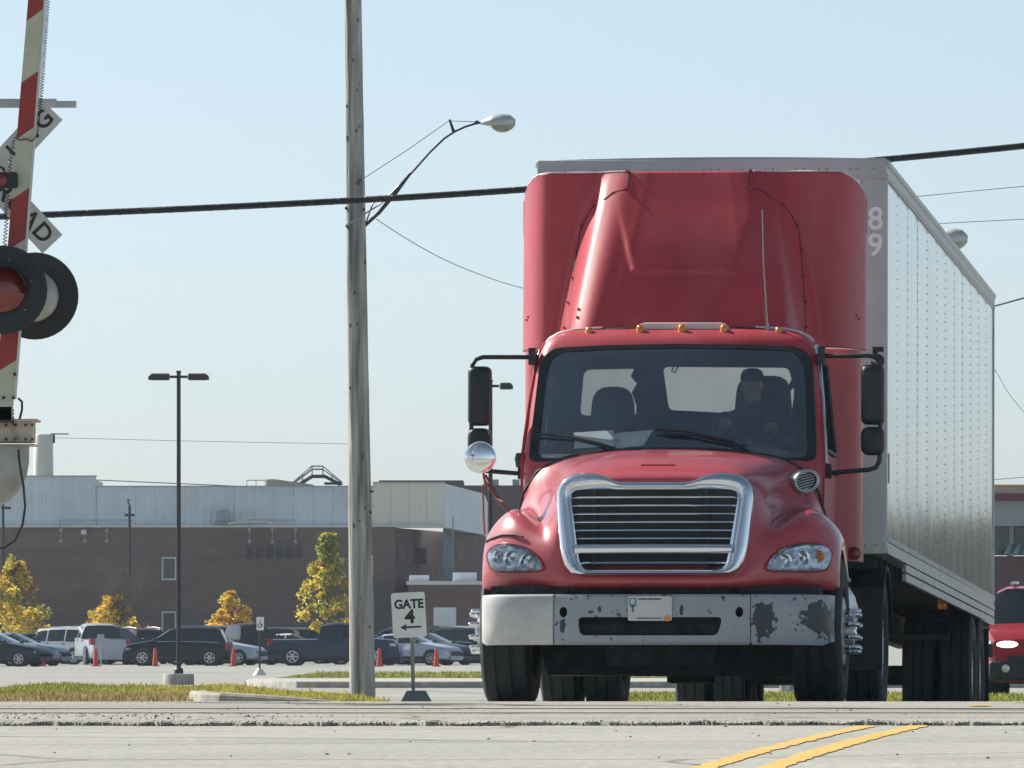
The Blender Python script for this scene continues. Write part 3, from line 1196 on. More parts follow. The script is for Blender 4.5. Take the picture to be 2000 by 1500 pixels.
# things hung between the seats: curtain edge and hanging strap
b = MB()
b.tube([(-.35, 2.78, 2.50), (-.375, 2.77, 2.42), (-.33, 2.77, 2.36), (-.37, 2.76, 2.29), (-.34, 2.76, 2.2), (-.36, 2.76, 2.0)], [.03, .05, .05, .045, .04, .03], 8)
b.build('curtain', M['seat'], truck)
b = MB()
b.tube([(.02, 1.95, 2.55), (.015, 1.95, 2.49), (-.03, 1.95, 2.44), (-.05, 1.95, 2.40), (-.025, 1.95, 2.39), (.0, 1.95, 2.44), (.04, 1.95, 2.47)], .006, 6)
b.build('hanging_strap', M['dark'], truck)
b = MB()
b.tube([(-.92, 1.62, 1.86), (-.915, 1.66, 2.05)], .006, 6)
b.build('dash_aerial', M['steel'], truck)

# --- roof: clearance lamps, pale sunlit-toned lip, aerial
for u in (-.64, -.27, .03, .33, .72):
    b = MB()
    y = 1.87 + .10 * u * u
    b.lathe([(.026, -.012), (.028, .012), (.02, .034), (.004, .042)], (u, y, 2.69 - .035 * u * u), 'z', 10)
    b.build('clearance_lamp', M['amber'], truck, smooth=50)
M['pale'] = mat('sunlit_pink_paint', (.70, .58, .59), .45, var=.05)  # sunlit brightness of roof and fairing edges put into this pale colour
b = MB()
b.loft([[(u, 1.93 + dy, 2.70 + dz) for dy, dz in ((0, -.03), (-.01, h), (.06, h + .008), (.12, -.02))] for u, h in ((-.30, .0), (-.275, .035), (-.25, .042), (.30, .042), (.33, .035), (.37, .0))])
b.build('roof_lip', M['pale'], truck, smooth=40)
for s in (-1, 1):
    b = MB()
    b.tube([(s * .36, 1.95, 2.70), (s * .55, 1.97, 2.695), (s * .72, 2.0, 2.685), (s * .84, 2.05, 2.66)], .016, 6)
    b.build('roof_gasket', M['dark'], truck)
b = MB()
b.tube([(.64, 1.96, 2.68), (.635, 1.965, 2.74)], .013, 8)
b.tube([(.635, 1.965, 2.74), (.60, 2.02, 3.2), (.59, 2.05, 3.56)], [.0055, .0045, .004], 6)
b.build('aerial', M['steel'], truck)

# --- roof fairing
Z0, Z1 = 2.615, 3.895


def fair_hw(z):
    if z > 3.70:
        return 1.255 - .2 + math.sqrt(max(0, .2 ** 2 - (z - 3.70) ** 2)) if z < 3.9 else 1.04
    return 1.255


def fair_y(u, z):
    au = abs(u)
    s = (z - 2.66) / 1.25
    s = max(0, min(1, s))
    hc = .86 - .20 * s ** 1.15
    t_ = max(0.0, min(1.0, (au - (hc - .38)) / .40))
    vc = 1.96 + .80 * s ** 1.12 + .17 * t_ ** 1.4 * (1 - .45 * s)
    vw = 2.78 + .06 * s + .40 * max(0, (au - .93) / .33) ** 3.0
    k = sstep(hc - .10, hc + .12, au)
    v = lerp(vc, vw, k)
    # rounded ridge along each edge of the centre body, fading out to the top
    v -= .05 * math.exp(-((au - (hc - .20)) / .13) ** 2) * (1 - .5 * s)
    # panel line next to the ridge
    v += .03 * math.exp(-((au - (hc - .30)) / .12) ** 2) * (1 - s) * .5
    # pressed U-shaped outline in the centre panel
    d = max(abs(u) - (.36 + .28 * max(0, z - 3.13)), 3.13 - z)
    v -= .015 * sstep(.018, -.018, d) * sstep(3.75, 3.3, z)
    # forward tilt of the last few centimetres
    return v


b = MB()
nu, nv = 150, 90
rings = []
for j in range(nv + 1):
    z = lerp(Z0, Z1, (j / nv))
    h = fair_hw(z)
    row = []
    for s_ in (-1,):
        row.append((-h + .03, 3.26, z))
        row.append((-h, 3.23, z))
        row.append((-h - .0, fair_y(h, z) + .03, z))
    for i in range(nu + 1):
        u = lerp(-h, h, i / nu)
        row.append((u, fair_y(u, z), z))
    row.append((h, fair_y(h, z) + .03, z))
    row.append((h, 3.23, z))
    row.append((h - .03, 3.26, z))
    rings.append(row)
b.loft(rings, False, False, False)
fair = b.build('roof_fairing', [M['red'], M['fibre']], truck, smooth=60)
sol = fair.modifiers.new('solid', 'SOLIDIFY')
sol.thickness = .012
sol.offset = -1
sol.material_offset = 1
for s in (-1, 1):
    b = MB()
    pr_ = [(s * u, fair_y(u, 3.895) + .004, 3.899) for u in frange(.47, 1.03, 10)] + [(s * fair_hw(z), fair_y(fair_hw(z), z) + .004, z) for z in (3.89, 3.87, 3.84, 3.80, 3.76)]
    b.tube(pr_, [.007] * 11 + [.007, .007, .006, .005, .003], 6)
    b.build('fairing_rim', M['pale'], fair, smooth=60)  # pale tube added along the edge to paint its sunlit line
    b = MB()
    b.tube([(s * .55, 1.97, 2.715), (s * .75, 2.0, 2.70), (s * .86, 2.02, 2.675), (s * .93, 2.05, 2.64), (s * .975, 2.06, 2.59), (s * 1.0, 2.06, 2.52)], [.008, .014, .017, .017, .015, .012], 7)
    b.build('drip_rail', M['pale'], truck, smooth=60)
# raised lip of the fairing's top edge and the seam with its bolts
for s in (-1, 1):
    b = MB()
    pts, bolts = [], []
    for z in frange(2.70, 3.74, 22):
        ss = (z - 2.66) / 1.25
        u = .86 - .13 * ss ** 1.3 - .13 * sstep(.62, .92, ss) + .01 - .10 * sstep(3.62, 3.74, z)
        pts.append((s * u, fair_y(u, z) - .002, z))
    pts.append((s * .44, fair_y(.44, 3.765) - .002, 3.765))
    pts.append((s * .435, fair_y(.435, 3.9) - .002, 3.9))
    b.tube(pts, .0045, 5)
    b.build('fairing_seam', M['dark'], fair)
    b = MB()
    for i in (1, 5, 9, 13, 17, 20, 23, 24):
        p = pts[i]
        b.sph((p[0] + s * .015, p[1] - .004, p[2]), .011, 8)
    for u, z in ((.74, 2.86), (.745, 2.80), (1.2, 2.86), (1.215, 2.84)):
        b.sph((s * u, fair_y(u, z) - .004, z), .011, 8)
    o = b.build('fairing_bolts', M['red_side'], fair, smooth=60, kind='stuff')
# side extenders down the back of the cab
for s in (-1, 1):
    b = MB()
    rings = []
    for z in frange(1.075, 2.612, 10):
        rings.append([(s * (hw(z) - .04), 2.87, z), (s * 1.12, 2.92, z), (s * 1.18, 2.98, z), (s * 1.225, 3.07, z), (s * 1.235, 3.18, z), (s * 1.235, 3.26, z), (s * 1.22, 3.265, z), (s * 1.215, 3.18, z), (s * 1.2, 3.09, z), (s * (hw(z) - .04), 2.90, z)])
    b.loft(rings)
    b.build('side_extender', M['red_side'], truck, smooth=50)
    b = MB()
    b.lathe([(.045, 0), (.05, -.02), (.03, -.03), (.01, -.032)], (s * 1.19, 2.97, 1.13), 'y', 14)
    b.build('extender_lamp', M['redlens'], truck, smooth=40)

# --- mirrors
def rbox(b, c, d, r):
    o_ = rounded([(-d[0] / 2, -d[2] / 2), (d[0] / 2, -d[2] / 2), (d[0] / 2, d[2] / 2), (-d[0] / 2, d[2] / 2)], r)
    b.loft([[(c[0] + a * k, c[1] + t * d[1], c[2] + z * (1 - (1 - k) * .5)) for a, z in o_] for t, k in ((-.5, .62), (-.4, .86), (-.15, .98), (.25, 1), (.5, 1))])


for s in (-1, 1):
    b = MB()
    b.tube([(s * 1.0, 1.86, 2.50), (s * 1.10, 1.80, 2.495), (s * 1.38, 1.72, 2.492), (s * 1.43, 1.71, 2.475), (s * 1.455, 1.70, 2.43), (s * 1.46, 1.70, 2.3), (s * 1.46, 1.70, 1.82), (s * 1.455, 1.70, 1.74), (s * 1.43, 1.70, 1.695), (s * 1.38, 1.70, 1.68), (s * 1.05, 1.72, 1.655)], .0165, 8)
    b.box((s * 1.035, 1.82, 2.50), (.05, .09, .12))
    b.box((s * 1.075, 1.70, 1.67), (.09, .12, .10))
    mi = b.build('mirror_arm', M['dark'], truck, smooth=50)
    b = MB()
    rbox(b, (s * 1.405, 1.72, 2.215), (.165, .12, .425), .045)
    b.build('mirror', M['dark'], truck, smooth=50)
    b = MB()
    rbox(b, (s * 1.405, 1.72, 1.885), (.168, .11, .20), .06)
    b.build('convex_mirror', M['dark'], truck, smooth=50)
M['stay'] = mat('faded_red_stay', (.30, .09, .06), .35, .4, var=.2, scale=8)
# round hood mirror on its tripod (left in view)
b = MB()
pr = [(.112, .0), (.112, -.012)]
pr += [(.108 * math.sin(a), -.012 - .03 * math.cos(a)) for a in frange(math.pi / 2, 0.02, 8)]
b.lathe(pr, (-1.305, .93, 1.738), 'y', 32, True, True)
M['mirror'] = mat('mirror_silver', (.86, .88, .9), .02, 1.0, var=.01)
hm = b.build('hood_mirror', M['mirror'], truck, smooth=60)
b = MB()
b.tube([(-1.30, .96, 1.74), (-1.285, .965, 1.62), (-1.27, .97, 1.53)], .010, 6)
b.tube([(-1.27, .95, 1.615), (-1.20, .90, 1.50), (-1.14, .86, 1.40), (-1.09, .83, 1.36)], .009, 6)
b.tube([(-1.285, .95, 1.6), (-1.19, .88, 1.45), (-1.13, .82, 1.42)], .008, 6)
b.tube([(-1.29, .96, 1.55), (-1.285, .98, 1.3), (-1.28, 1.0, 1.2)], .007, 6)
b.build('hood_mirror_stay', M['stay'], hm)
b = MB()
b.lathe([(.05, 0), (.06, .06), (.05, .1)], (-1.08, 1.62, 1.70), 'z', 12)
b.build('intake_cap', M['dark'], truck)
# oval air intake with slots (right in view)
b = MB()
el = [(math.cos(t), math.sin(t)) for t in frange(0, 2 * math.pi, 28)[:-1]]
Mi = Matrix.Translation((.975, 1.16, 1.577)) @ Matrix.Rotation(R(38), 4, 'Z') @ Matrix.Rotation(R(-14), 4, 'Y')
b.loft([[Mi @ Vector((a * .115 * k, y, z * .084 * k)) for a, z in el] for k, y in ((1, .05), (1.0, 0), (.94, -.018), (.74, -.012), (.7, .006))], True, False, True)
ai = b.build('air_intake', M['steel'], truck, smooth=50)
b = MB()
for z in (-.045, -.027, -.009, .009, .027, .045):
    h = .078 * math.sqrt(max(0, 1 - (z / .062) ** 2))
    if h > .01:
        b.loft([[Mi @ Vector((x, y_, z + dz)) for y_, dz in ((.003, -.0055), (-.008, -.004), (-.008, .004), (.003, .0055))] for x in (-h, h)])
b.build('intake_louver', M['dark'], ai)

# --- wheels
def tyre_prof(r, wd):
    h = wd / 2
    p = [(r * .56, -h * .78), (r * .62, -h * .95), (r * .78, -h), (r * .93, -h * .97), (r * .985, -h * .86)]
    for g in (-.52, -.17, .17, .52):
        p += [(r, (g - .05) * wd * .9), (r * .972, (g - .04) * wd * .9), (r * .972, (g + .04) * wd * .9), (r, (g + .05) * wd * .9)] if abs(g) < .4 else [(r, g * wd * .8)]
    p += [(r * .985, h * .86), (r * .93, h * .97), (r * .78, h), (r * .62, h * .95), (r * .56, h * .78)]
    return p


def wheel(parent, u, v, z, s, r=.515, wd=.31, dual=False, spikes=True, face=True):
    b = MB()
    b.lathe(tyre_prof(r, wd), (u, v, z), 'x', 40, False, False)
    if dual:
        b.lathe(tyre_prof(r, wd), (u - s * (wd + .05), v, z), 'x', 40, False, False)
    t = b.build('wheel', M['rubber'], parent, smooth=35)
    b = MB()
    h = wd / 2
    dsh = -.10 if dual else .02
    b.lathe([(r * .57, -s * h * .7), (r * .57, s * h * .8), (r * .52, s * h * .7), (r * .45, s * (h * .3 if dual else h * .95)), (r * .30, s * (h * .1 if dual else h * 1.02)), (r * .22, s * (h * .1 if dual else h * 1.05)), (r * .2, s * (h * .85 if dual else h + .06)), (.01, s * (h * .9 if dual else h + .07))], (u, v, z), 'x', 24)
    rim = b.build('rim', M['steel'], t, smooth=40)
    if spikes:
        for k in range(10):
            a = 2 * math.pi * k / 10 + .3
            y, zz = .142 * math.cos(a), .142 * math.sin(a)
            b = MB()
            x0 = u + s * (h * 1.02)
            b.lathe([(.019, 0), (.021, s * .03), (.017, s * .034), (.018, s * .10), (.012, s * .108)], (x0, v + y, z + zz), 'x', 8)
            b.build('lug_cover', M['chrome'], t, smooth=40)
        b = MB()
        b.lathe([(.085, 0), (.085, s * .03), (.07, s * .035), (.05, s * .075), (.03, s * .08)], (u + s * h, v, z), 'x', 14)
        b.build('hub_cap', M['chrome'], t, smooth=40)
    return t


wheel(truck, -1.09, 1.02, .515, -1, .515, .35)
wheel(truck, 1.09, 1.02, .515, 1, .515, .35)
wheel(truck, -1.14, 4.95, .515, -1, .515, .28, True, False)
wheel(truck, 1.14, 4.95, .515, 1, .515, .28, True, False)
# chassis, axle, sump, tanks, guards
b = MB()
for u in (-.43, .43):
    b.box((u, 2.9, .86), (.08, 5.4, .25))
b.box((0, .55, .62), (1.8, .5, .2))
b.box((0, 1.02, .48), (1.75, .13, .14))
b.box((.0, .85, .44), (.75, .5, .34), taper=(1.1, 1))
b.box((.0, 1.5, .42), (.5, .9, .28))
b.box((0.02, 1.25, .33), (1.7, .5, .24), taper=(1.08, 1))
b.box((.12, 1.9, .27), (.34, .5, .2))
b.lathe([(.05, -.95), (.14, -.3), (.24, -.15), (.24, .15), (.14, .3), (.05, .95)], (0, 4.95, .52), 'x', 16)
b.box((0, 3.5, .72), (1.4, .2, .3))
b.tube([(-.5, .75, .42), (.1, .72, .38), (.62, .8, .42)], .035, 8)
b.tube([(-.75, .9, .42), (.75, .9, .40)], .028, 8)
b.build('chassis', M['undercarriage'], truck)
for s in (-1, 1):
    b = MB()
    b.lathe([(.05, 1.95), (.27, 1.97), (.29, 2.0), (.29, 2.95), (.27, 2.98), (.05, 3.0)], (s * .93, 0, .70), 'y', 22)
    b.build('fuel_tank', M['alu'], truck, smooth=40)
    b = MB()
    b.box((s * 1.12, 2.1, .60), (.16, .75, .03))
    b.box((s * 1.12, 2.1, .92), (.16, .75, .03))
    b.build('step', M['dark'], truck)
    b = MB()
    ang = frange(R(20), R(165), 12)
    b.loft([[(s * (1.0 + dx), 4.95 - .60 * math.cos(a) + 0, .515 + .585 * math.sin(a)) for dx in (-.3, .3)] + [(s * (1.0 + dx), 4.95 - .585 * math.cos(a), .515 + .57 * math.sin(a)) for dx in (.3, -.3)] for a in ang])
    b.build('rear_fender', M['dark'], truck, smooth=30)
    b = MB()
    b.box((s * 1.0, 4.36, .62), (.60, .02, .62))
    b.build('mudflap', M['rubber'], truck)

# ------------------------------------------------------------------ papers on the dash, driver
pp = empty('paper_sheets', truck.matrix_basis @ Vector((-.52, 1.60, 1.825)), -YAW, -PITCH)
tag(pp, 'white papers lying on the truck dash under the wiper', 'paper')
b = MB()
for x, y, a in ((-.05, 0, .1), (.2, .03, -.3)):
    for k in range(2):
        q = [Vector((sx * .14, sy * .1, .004 * k + .02 * (sx * .5 + .5) + (sy + 1) * .06)) for sx, sy in ((-1, -1), (1, -1), (1, 1), (-1, 1))]
        m_ = Matrix.Translation((x, y + k * .02, .0)) @ Matrix.Rotation(a + k * .1, 4, 'Z')
        b.add([m_ @ p for p in q], [(0, 1, 2, 3)])
b.build('sheet', M['white'], pp, smooth=0)
# ------------------------------------------------------------------ the driver
def skin(name, joints, bones, m, parent, sub=2, root=0):
    me = bpy.data.meshes.new(name)
    me.from_pydata([j[0] for j in joints], bones, [])
    o = bpy.data.objects.new(name, me)
    COL.objects.link(o)
    o.modifiers.new('skin', 'SKIN').use_smooth_shade = True
    me.skin_vertices.new() if not me.skin_vertices else None
    sv = me.skin_vertices[0].data
    for i, j in enumerate(joints):
        r = j[1]
        sv[i].radius = r if isinstance(r, tuple) else (r, r)
        sv[i].use_root = (i == root)
    u = o.modifiers.new('sub', 'SUBSURF')
    u.levels = u.render_levels = sub
    dg = bpy.context.evaluated_depsgraph_get()
    m2 = bpy.data.meshes.new_from_object(o.evaluated_get(dg))
    o.modifiers.clear()
    o.data = m2
    m2.materials.clear()
    m2.materials.append(m)
    m2.polygons.foreach_set('use_smooth', [True] * len(m2.polygons))
    o.parent = parent
    return o


M['skin'] = mat('skin', (.20, .12, .09), .55, var=.08, scale=20)
M['jacket'] = mat('dark_jacket', (.018, .022, .032), .85, var=.25, scale=14, bump=.3, bscale=25)
M['trousers'] = mat('dark_trousers', (.03, .035, .05), .85, var=.2)
M['hair'] = mat('dark_cap', (.012, .013, .016), .8, var=.2)
M['eye'] = mat('eye', (.03, .022, .02), .6)
DL = Vector((.50, 2.26, 1.58))
driver = empty('person', truck.matrix_basis @ DL, -YAW, -PITCH)
tag(driver, 'driver in dark cap and dark jacket holding the wheel behind the windshield', 'person')
# joints relative to the hip on the seat
J = [((0, .0, .10), (.17, .13)), ((0, .02, .28), (.16, .12)), ((0, .03, .46), (.18, .125)), ((0, .02, .545), (.10, .08)), ((0, .0, .60), (.062, .062)),
     ((-.19, .02, .49), .075), ((-.27, -.10, .30), .058), ((-.20, -.27, .36), .042), ((-.165, -.33, .41), .033),
     ((.19, .02, .49), .075), ((.29, -.08, .28), .058), ((.22, -.25, .33), .042), ((.185, -.31, .38), .033),
     ((-.10, -.08, .06), .095), ((-.15, -.42, .10), .075), ((-.15, -.50, -.28), .055), ((-.15, -.58, -.36), .05),
     ((.10, -.08, .06), .095), ((.15, -.42, .10), .075), ((.15, -.50, -.28), .055), ((.15, -.58, -.36), .05)]
E_ = [(0, 1), (1, 2), (2, 3), (3, 4), (2, 5), (5, 6), (6, 7), (7, 8), (2, 9), (9, 10), (10, 11), (11, 12), (0, 13), (13, 14), (14, 15), (15, 16), (0, 17), (17, 18), (18, 19), (19, 20)]
skin('body', J, E_, M['jacket'], driver)
# head: lathe-like rings shaped into a face, slightly turned
hd = MB()
rings = []
for t in frange(0, 1, 16):
    z = lerp(-.125, .125, t)
    wd = interp([(0, .030), (.08, .048), (.2, .060), (.4, .070), (.6, .076), (.75, .074), (.9, .052), (1, .012)], t)
    fr_ = interp([(0, .055), (.08, .085), (.2, .092), (.35, .088), (.5, .086), (.62, .092), (.75, .088), (.9, .058), (1, .012)], t)
    bk = interp([(0, .02), (.2, .045), (.4, .085), (.6, .105), (.8, .095), (.92, .06), (1, .012)], t)
    ring = []
    for k in range(28):
        a = 2 * math.pi * k / 28
        x, y = math.sin(a) * wd, -math.cos(a)
        y = y * (fr_ if y < 0 else bk)
        # nose, eye hollows, brow, mouth
        if math.cos(a) > .9:
            y -= .020 * math.exp(-((t - .42) / .07) ** 2) * (1 if abs(math.sin(a)) < .1 else .45 if abs(math.sin(a)) < .25 else 0)
            y -= .006 * math.exp(-((t - .25) / .03) ** 2)
        if .15 < abs(math.sin(a)) < .55 and math.cos(a) > 0:
            y += .009 * math.exp(-((t - .53) / .05) ** 2)
        ring.append((x, y, z))
    rings.append(ring)
hd.loft(rings)
head = hd.build('head', M['skin'], driver, smooth=180, sub=1)
head.location = (.005, -.02, .715)
head.rotation_euler = (0, 0, R(10))
for s in (-1, 1):
    q = MB()
    q.sph((s * .03, -.079, .008), .009, 10)
    q.build('eye', M['eye'], head, smooth=180)
for s in (-1, 1):
    q = MB()
    q.sph((s * .078, .01, .0), .03, 10, (.35, .6, 1))
    q.build('ear', M['skin'], head, smooth=180)
q = MB()
q.loft([[(math.sin(a) * r_, -math.cos(a) * r_ * 1.22 + .008, z) for a in frange(0, 2 * math.pi, 24)[:-1]] for r_, z in ((.079, .045), (.084, .06), (.084, .09), (.07, .122), (.04, .138), (.008, .142))])
q.loft([[(math.sin(a) * r_, -.085 - math.cos(a) * r_ * .7 if math.cos(a) > 0 else -.07, z) for a in frange(-math.pi / 2, math.pi / 2, 12)] for r_, z in ((.075, .05), (.078, .045), (.075, .04))])
q.loft([[(math.sin(a) * r_, max(-.02, -math.cos(a) * r_ * 1.3) + .01, z) for a in frange(0, 2 * math.pi, 24)[:-1]] for r_, z in ((.055, -.06), (.076, -.03), (.081, .02), (.080, .055))])
q.build('cap_and_hair', M['hair'], head, smooth=60)
q = MB()
q.loft([[(math.sin(a) * r_, -math.cos(a) * r_ * .9, z) for a in frange(0, 2 * math.pi, 20)[:-1]] for r_, z in ((.115, .52), (.085, .57), (.078, .60), (.07, .61), (.072, .575))], True, False, False)
q.build('collar', M['jacket'], driver, smooth=60)
for s, wx, wy_, wz in ((-1, -.165, -.33, .41), (1, .185, -.31, .38)):
    J2 = [((wx, wy_, wz), .027), ((wx + .012 * -s, wy_ - .045, wz + .035), (.036, .018)), ((wx + .012 * -s, wy_ - .07, wz + .05), (.038, .015))]
    E2 = [(0, 1), (1, 2)]
    for k, ln in enumerate((.058, .068, .064, .05)):
        bx = wx + s * (-.03 + .02 * k) - .012 * s
        i = len(J2)
        J2 += [((bx, wy_ - .085, wz + .058), .0095), ((bx, wy_ - .085 - ln * .45, wz + .045), .009), ((bx, wy_ - .08 - ln * .45, wz + .012), .008), ((bx, wy_ - .06 - ln * .2, wz - .002), .007)]
        E2 += [(2, i), (i, i + 1), (i + 1, i + 2), (i + 2, i + 3)]
    i = len(J2)
    J2 += [((wx - s * .045, wy_ - .035, wz + .03), .011), ((wx - s * .062, wy_ - .06, wz + .03), .009), ((wx - s * .058, wy_ - .085, wz + .02), .008)]
    E2 += [(1, i), (i, i + 1), (i + 1, i + 2)]
    skin('hand', J2, E2, M['skin'], driver, 1)

# ------------------------------------------------------------------ box trailer
trailer = empty('box_trailer', truck.matrix_basis @ Vector((.06, 3.9, 0)), -YAW, -PITCH)
tag(trailer, 'long white riveted box trailer hitched behind the red tractor, marked 89', 'trailer')


def panel_mat():
    m = mat('white_trailer_skin', (.70, .72, .73), .13, .6, var=.05, scale=4.5, dirt=(.36, .38, .38), dirt_amt=.55, rvar=.06, stretch=(1, 1, .07))
    t = m.node_tree
    N, Lk = t.nodes, t.links
    tc = N.new('ShaderNodeTexCoord')
    n1 = N.new('ShaderNodeTexNoise')
    n1.inputs['Scale'].default_value = 2.2
    n1.inputs['Detail'].default_value = 2
    Lk.new(tc.outputs['Object'], n1.inputs['Vector'])
    bp = N.new('ShaderNodeBump')
    bp.inputs['Strength'].default_value = .07
    bp.inputs['Distance'].default_value = .04
    Lk.new(n1.outputs['Fac'], bp.inputs['Height'])
    Lk.new(bp.outputs[0], N['Principled BSDF'].inputs['Normal'])
    return m


M['skin_panel'] = panel_mat()
M['nose'] = mat('grey_white_nose_panel', (.46, .45, .48), .4, .1, var=.05, scale=3, dirt=(.36, .33, .30), dirt_amt=.4)
M['rail_alu'] = mat('trailer_rail', (.50, .51, .51), .4, .5, var=.1, scale=6, dirt=(.25, .25, .25))
M['rivet'] = mat('rivet_heads', (.34, .36, .37), .5, .6, var=.1)
M['dull'] = mat('dull_black_frame', (.03, .031, .032), .75, var=.2)
TL, HW, ZB, ZT = 14.9, 1.30, 1.285, 3.93
NP = 12
PL = (TL - .12) / NP
pm = None
for s in (-1, 1):
    for k in range(NP):
        y0 = .10 + k * PL
        b = MB()
        n_ = 6
        bow, kick = random.uniform(.001, .007), random.uniform(-.003, .003)
        b.loft([[(s * (HW - .012 + .0 + bow * math.sin(math.pi * j / n_) + kick * (j / n_ - .5)), lerp(y0 - .012, y0 + PL, j / n_), z) for j in range(n_ + 1)] + [(s * (HW - .04), y0 + PL, z), (s * (HW - .04), y0 - .012, z)] for z in (ZB, 2.2, 3.1, ZT)])
        o = b.build('side_panel', M['skin_panel'], trailer, smooth=20)
        if s < 0:
            break
    if s < 0:
        o.scale = (1, 1, 1)
        b = MB()
        b.box((-HW + .03, TL / 2 + .6, (ZB + ZT) / 2), (.03, TL - 1.4, ZT - ZB))
        b.build('far_side_wall', M['skin_panel'], trailer)
# corner posts, nose wall, roof, rails
for s in (-1, 1):
    b = MB()
    o_ = [(s * (HW - .20), -.002), (s * (HW - .05), -.002), (s * (HW - .012), .014), (s * (HW + .001), .05), (s * (HW + .001), .085), (s * (HW - .2), .085)]
    b.loft([[(x, y, z) for x, y in o_] for z in (1.17, ZT + .02)])
    b.build('corner_post', M['nose'], trailer, smooth=50)
b = MB()
b.box((0, .035, 2.6), (2 * HW - .38, .06, 2.7))
b.build('nose_wall', mat('white_nose_wall', (.88, .90, .89), .3, var=.03), trailer)
b = MB()
b.box((0, .03, 4.0), (2 * HW - .01, .09, .155))
b.build('nose_top_rail', M['nose'], trailer, bevel=.008)
b = MB()
b.box((0, .03, 1.20), (2 * HW - .02, .08, .075))
b.build('nose_bottom_rail', M['rail_alu'], trailer)
b = MB()
b.loft([[(u, y, 4.075 + .02 * (1 - (u / HW) ** 2)) for u in frange(-HW + .03, HW - .03, 8)] + [(HW - .03, y, 4.04), (-HW + .03, y, 4.04)] for y in (.0, TL)])
b.build('roof', M['nose'], trailer, smooth=30)
for s in (-1, 1):
    b = MB()
    o_ = [(HW - .03, 3.925), (HW + .004, 3.925), (HW + .004, 3.96), (HW - .004, 3.97), (HW - .004, 4.02), (HW + .012, 4.03), (HW + .012, 4.065), (HW - .02, 4.085), (HW - .05, 4.085)]
    b.loft([[(s * x, y, z) for x, z in o_] for y in (.06, TL)])
    b.build('top_rail', M['rail_alu'], trailer, smooth=0)
    b = MB()
    o_ = [(HW - .03, 1.165), (HW + .006, 1.165), (HW + .006, 1.20), (HW - .002, 1.205), (HW - .002, 1.25), (HW + .008, 1.255), (HW + .008, 1.29), (HW - .03, 1.295)]
    b.loft([[(s * x, y, z) for x, z in o_] for y in (.09, TL)])
    b.build('bottom_rail', M['rail_alu'], trailer, smooth=0)
    b = MB()
    for za, zb_ in ((1.03, 1.085), (1.10, 1.155)):
        b.box((s * (HW - .012), (2.2 + TL) / 2, (za + zb_) / 2), (.03, TL - 2.25, zb_ - za))
    b.build('guard_rail', M['rail_alu'], trailer)
    b = MB()
    b.box((s * (HW - .06), TL - .03, 2.6), (.12, .09, 2.9))
    b.build('rear_post', M['rail_alu'], trailer)
b = MB()
b.box((0, TL - .02, 2.6), (2 * HW - .3, .05, 2.7))
b.build('rear_door', M['nose'], trailer)
# rivets: one column on every panel seam and one between, rows along the rails
b = MB()


def rivet(b, x, y, z, axis, r=.010):
    if axis == 'x':
        q = [Vector((x, y + r * math.cos(a), z + r * math.sin(a))) for a in frange(0, 2 * math.pi, 6)[:-1]]
        b.add(q + [Vector((x + .006, y, z))], [(i, (i + 1) % 6, 6) for i in range(6)])
    else:
        q = [Vector((x + r * math.cos(a), y, z + r * math.sin(a))) for a in frange(0, 2 * math.pi, 6)[:-1]]
        b.add(q + [Vector((x, y - .006, z))], [(i, (i + 1) % 6, 6) for i in range(6)])


for k in range(0, NP + 1):
    y = .10 + k * PL + (.03 if k == 0 else 0)
    for z in frange(1.33, 3.90, 37):
        rivet(b, HW - .0115, y, z, 'x', .0085)
for y in frange(.15, TL - .1, 90):
    rivet(b, HW + .007, y, 1.27, 'x', .011)
    rivet(b, HW + .005, y, 3.943, 'x', .009)
for z in frange(1.28, 3.9, 34):
    rivet(b, HW - .185, -.003, z, 'y', .0085)
for x in frange(-HW + .1, HW - .1, 42):
    rivet(b, x, -.016, 3.94, 'y', .006)
    if int(abs(x) * 20) % 4 < 2:
        rivet(b, x, -.016, 4.0, 'y', .009)
for x in frange(.75, 1.22, 6):
    rivet(b, x, -.012, 1.225, 'y', .009)
b.build('rivets', M['rivet'], trailer, smooth=0, kind='stuff')
M['num_white'] = mat('white_numerals', (.82, .84, .86), .5, var=.03)
M['black_ink'] = mat('black_numerals', (.02, .02, .022), .6)
for ch, z, m_, sz in (('8', 3.625, 'num_white', .235), ('9', 3.43, 'num_white', .235)):
    text('numeral', ch, sz, M[m_], trailer, Matrix.Translation((1.215, -.004, z)) @ RX, .0035, .001)
text('numeral', '5', .20, M['black_ink'], trailer, Matrix.Translation((1.235, -.004, 2.60)) @ RX, .010, .001)
b = MB()
b.box((HW + .0, .24, 1.80), (.012, .03, .22))
b.build('placard_holder', M['rail_alu'], trailer)
# underside: frame, landing gear, bogie, wheels, lamp
b = MB()
for y in frange(.4, TL - .4, 24):
    b.box((0, y, 1.115), (2.4, .06, .10))
for u in (-.5, .5):
    b.box((u, 11.4, .93), (.12, 6.2, .26))
b.box((0, 1.0, 1.09), (2.2, 1.5, .04))
b.box((0, 10.3, .80), (2.3, .05, .05))
b.box((0, TL - .1, .95), (2.3, .12, .12))
for u in (-.8, .8):
    b.box((u, TL - .1, .72), (.08, .1, .5))
b.box((0, TL - .1, .52), (2.3, .1, .1))
b.build('underframe', M['dull'], trailer)
for s in (-1, 1):
    b = MB()
    b.box((s * .98, 2.5, .75), (.13, .13, .72))
    b.box((s * .98, 2.5, .30), (.10, .10, .4))
    b.box((s * .98, 2.5, .08), (.28, .28, .06))
    b.build('landing_leg', M['alu'] if s > 0 else M['dull'], trailer, bevel=.01)
b = MB()
b.sph((1.22, 8.2, 1.02), .032, 10)
b.box((1.22, 8.24, 1.03), (.08, .02, .09))
b.build('side_marker', M['amber'], trailer)
